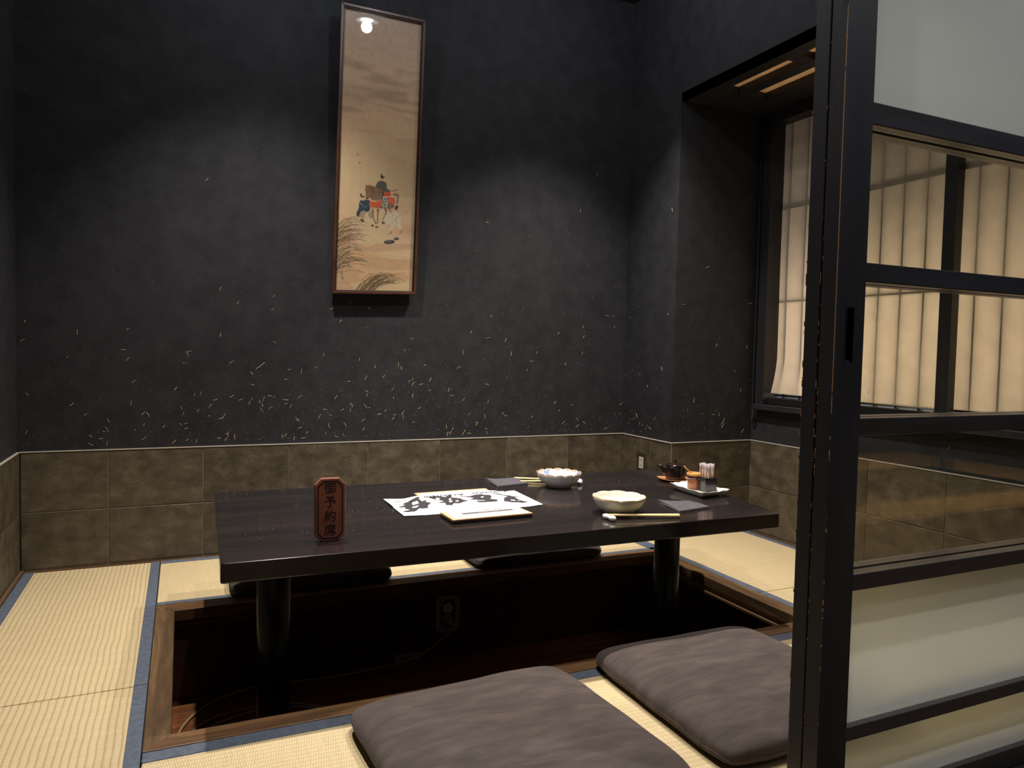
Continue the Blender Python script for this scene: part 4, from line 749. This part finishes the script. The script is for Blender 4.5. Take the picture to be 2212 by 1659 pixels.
lathe_oval([(.045, ZT+.0005), (.055, ZT+.002), (.080, ZT+.011), (.082, ZT+.0135), (.078, ZT+.0135), (.055, ZT+.007), (.001, ZT+.006)]).build('plate', M['saucer'], sc_)
pt = thing('sauce_pot', (px_, py_, ZT+.0065), 'small dark ribbed ceramic sauce pot with lid and short spout', 'pot')
z0 = ZT+.0065; prof = [(.030, z0), (.046, z0+.002), (.048, z0+.010)]
for k in range(7):
    zz = z0+.014+k*.0078; prof += [(.0505, zz), (.0525, zz+.003), (.0505, zz+.0062)]
prof += [(.050, z0+.070), (.046, z0+.073), (.001, z0+.073)]
MB().lathe(prof, px_, py_, 48).build('body', M['black_glaze'], pt)
MB().lathe([(.047, z0+.0735), (.051, z0+.075), (.050, z0+.078), (.035, z0+.084), (.012, z0+.087), (.006, z0+.090), (.005, z0+.094), (.010, z0+.098), (.011, z0+.101), (.006, z0+.104), (.001, z0+.1045)], px_, py_, 40).build('lid', M['black_glaze'], pt, label='domed lid with a round knob')
sd = Vector((-.93, -.05, 0)).normalized(); sd = Vector((-.80, .45, 0)).normalized()
P0 = Vector((px_, py_, z0))
MB().tube([P0+sd*.040+Vector((0, 0, .025)), P0+sd*.055+Vector((0, 0, .042)), P0+sd*.068+Vector((0, 0, .062)), P0+sd*.080+Vector((0, 0, .070)), P0+sd*.088+Vector((0, 0, .069))], [.017, .014, .010, .0085, .0065], 16).build('spout', M['black_glaze'], pt)

# crumbs / dust specks on the lacquer: part of the table
r = random.Random(5); m = MB()
for cx, cy, sx_, sy_, n_ in ((1.42, -1.36, .08, .03, 26), (2.78, -1.05, .10, .06, 22), (1.15, -1.58, .14, .05, 18), (.93, -.86, .05, .03, 14), (2.0, -1.3, .7, .3, 30)):
    for k in range(n_):
        x, y = r.gauss(cx, sx_), r.gauss(cy, sy_); s = r.uniform(.0007, .0018)
        if .88 < x < 3.0 and -1.89 < y < -.82: m.box(x-s, x+s, y-s*.8, y+s*.8, ZT, ZT+.0007)
stuff(m.build('dust_specks', M['greyplastic'], tb))

# ================================================================ outlets, cable
ou = thing('wall_outlet', (XB-.02, -.257, .383), 'steel power outlet plate on the tiled pillar behind the table', 'outlet')
box('cover_plate', M['steel'], XB-.018, XB-.011, -.308, -.207, .382, .497, ou, bevel=.003)
box('socket_insert', M['plastic'], XB-.021, XB-.018, -.282, -.234, .395, .470, ou, bevel=.002)
m = MB()
for z in (.415, .452):
    for y in (-.264, -.251): m.box(XB-.0216, XB-.0208, y-.0016, y+.0016, z-.007, z+.007)
m.build('socket_slots', M['black'], ou)
YB = -.79
po_ = thing('floor_socket', (1.968, YB, -.285), 'grey recessed socket plate on the dark back side of the pit', 'outlet')
m = MB(); px0, px1, pz0, pz1 = 1.905, 2.030, -.285, -.100; cx, cz = (px0+px1)/2, (pz0+pz1)/2
N_ = 32; inn = []; outr = []
for k in range(N_):
    a = 2*math.pi*k/N_+math.pi/N_; ex, ez = math.cos(a), math.sin(a); inn.append((cx+.040*ex, cz+(.035 if ez > 0 else -.035)+.040*ez))
    t = min((px1-px0)/2/max(abs(ex), 1e-6), (pz1-pz0)/2/max(abs(ez), 1e-6)); outr.append((cx+ex*t, cz+ez*t))
vs = [(x, YB-.010, z) for x, z in outr]+[(x, YB-.010, z) for x, z in inn]+[(x, YB+.0, z) for x, z in outr]+[(x, YB-.0005, z) for x, z in inn]
m.add(vs, [(k, (k+1) % N_, N_+(k+1) % N_, N_+k) for k in range(N_)]+[(k, (k+1) % N_, 2*N_+(k+1) % N_, 2*N_+k) for k in range(N_)]+[(N_+k, N_+(k+1) % N_, 3*N_+(k+1) % N_, 3*N_+k) for k in range(N_)])
m.build('cover_plate', M['greyplastic'], po_)
MB().add([(x, YB-.001, z) for x, z in inn], [tuple(range(N_))]).build('recess', M['black'], po_)
def yl(prof, cx, cz, n=24):
    vs = [(cx+r_*math.cos(2*math.pi*k/n), y_, cz+r_*math.sin(2*math.pi*k/n)) for r_, y_ in prof for k in range(n)]
    return MB().add(vs, [(i*n+k, i*n+(k+1) % n, (i+1)*n+(k+1) % n, (i+1)*n+k) for i in range(len(prof)-1) for k in range(n)]+[tuple(range((len(prof)-1)*n, len(prof)*n))], True)
yl([(.027, YB-.001), (.027, YB-.009), (.022, YB-.010)], cx, cz+.030).build('socket', M['plastic'], po_)
yl([(.027, YB-.001), (.027, YB-.006), (.022, YB-.007)], cx, cz-.032).build('socket', M['greyplastic'], po_)
m = MB()
for x in (px0+.022, px1-.022):
    for z in (pz0+.018, pz1-.026): m.box(x-.004, x+.004, YB-.0108, YB-.0095, z-.003, z+.003)
m.box(cx-.012, cx+.012, YB-.0108, YB-.0095, pz1-.020, pz1-.015); stuff(m.build('screws', M['black'], po_))
def smooth(path, k=5):
    P = [Vector(p) for p in path]; out = []
    for i in range(len(P)-1):
        a, b, c, d = P[max(i-1, 0)], P[i], P[i+1], P[min(i+2, len(P)-1)]
        for s in range(k):
            t = s/k; out.append(.5*((2*b)+(-a+c)*t+(2*a-5*b+4*c-d)*t*t+(-a+3*b-3*c+d)*t**3))
    return out+[P[-1]]
cb = thing('power_cable', (1.4, -.9, ZF), 'tan power cable running from the pit socket along the pit floor', 'cable')
yl([(.018, YB-.006), (.018, YB-.030), (.014, YB-.045), (.006, YB-.052)], cx+.004, cz-.032).build('plug', M['greyplastic'], cb)
zf = ZF+.007
MB().tube(smooth([(cx+.004, YB-.050, cz-.034), (1.985, YB-.065, -.245), (1.936, YB-.05, -.290), (1.852, YB-.04, -.350), (1.746, YB-.035, -.390), (1.562, YB-.03, -.405), (1.386, YB-.03, zf), (1.227, -.80, zf), (1.051, -.79, zf), (.90, -.842, zf), (.806, -.926, zf), (.752, -1.016, zf), (.722, -1.121, zf), (.715, -1.30, zf), (.78, -1.52, zf)]), .0062, 8).build('lead', M['cable'], cb)
MB().tube(smooth([(1.45, -1.18, zf), (1.30, -1.09, zf), (1.156, -1.00, zf), (1.039, -.985, zf), (.90, -1.00, zf), (.81, -1.055, zf), (.765, -1.14, zf), (.75, -1.30, zf), (.80, -1.50, zf)]), .0055, 8).build('loop', M['cable'], cb)
MB().tube(smooth([(1.52, -1.22, zf), (1.34, -1.13, zf), (1.17, -1.04, zf), (1.03, -1.02, zf), (.92, -1.05, zf), (.84, -1.10, zf), (.79, -1.18, zf), (.77, -1.32, zf), (.82, -1.50, zf)]), .0055, 8).build('loop', M['cable'], cb)
MB().tube(smooth([(.78, -1.52, zf), (.95, -1.62, zf), (1.25, -1.60, zf), (1.48, -1.45, zf), (1.45, -1.18, zf)]), .0055, 8).build('loop', M['cable'], cb)
tag(MB().prism([(1.69, YB-.012), (1.83, YB-.012), (1.83, YB), (1.69, YB)], -.405, -.365).build('cable_clip', M['greyplastic'], bevel=.004), 'small grey clip on the pit side under the hanging cable', 'clip')

# ================================================================ booth across the corridor (seen only as a reflection in the door glass)
struct(box('floor_opposite', M['booth_floor'], 4.3, 9.0, -7.9, -5.25, -.45, 0))
ob = thing('opposite_table', (6.6, -6.4, 0), 'dark table standing in the booth across the corridor behind the viewer', 'table')
box('tabletop', M['lacquer'], 5.5, 7.9, -6.9, -5.8, .43, .49, ob, bevel=.005)
for x in (5.9, 7.5): MB().lathe([(.06, 0), (.06, .43)], x, -6.35, 24).build('leg', M['lacquer_leg'], ob)
# ================================================================ lamps
M['lamp'] = emit_mat('lamp_glow', (1, .93, .82), 30)
def downlight(x, y, W, cone, col, fill_watts, label, grp):
    t = thing('ceiling_downlight', (x, y, CEIL), label, 'ceiling lamp', grp)
    MB().lathe([(.095, CEIL), (.095, CEIL-.008), (.062, CEIL-.008), (.055, CEIL)], x, y, 32, caps=False).build('trim_ring', M['greyplastic'], t)
    MB().lathe([(.048, CEIL-.002), (.048, CEIL-.0035), (.001, CEIL-.0036)], x, y, 24).build('bulb', M['lamp'], t)
    ld = bpy.data.lights.new('downlight_beam', 'SPOT'); ld.energy = W; ld.color = col; ld.spot_size = math.radians(cone); ld.spot_blend = .9; ld.shadow_soft_size = .022
    lo_ = bpy.data.objects.new('downlight_beam', ld); C.objects.link(lo_); lo_.parent = t; lo_.location = (0, 0, -.02)
    if fill_watts:  # extra cool point lamp under the fixture, added to lift the upper walls
        ld = bpy.data.lights.new('added_wall_fill', 'POINT'); ld.energy = fill_watts; ld.color = (.88, .94, 1); ld.shadow_soft_size = .03
        lo_ = bpy.data.objects.new('added_wall_fill', ld); C.objects.link(lo_); lo_.parent = t; lo_.location = (0, 0, -.04)
for k, L_ in enumerate(LAMPS): downlight(*L_, ['small round ceiling downlight over the table left end', 'small round ceiling downlight over the table right end', 'small round ceiling downlight over the table front edge', 'small round ceiling downlight over the front left mat'][k], 'downlights over the booth')
for k, L_ in enumerate(CORRIDOR_LAMPS): downlight(*L_, ['corridor ceiling downlight in front of the sliding door', 'added fill lamp behind the viewer, shaped as a ceiling downlight', 'ceiling downlight over the booth across the corridor'][k], 'corridor downlights')
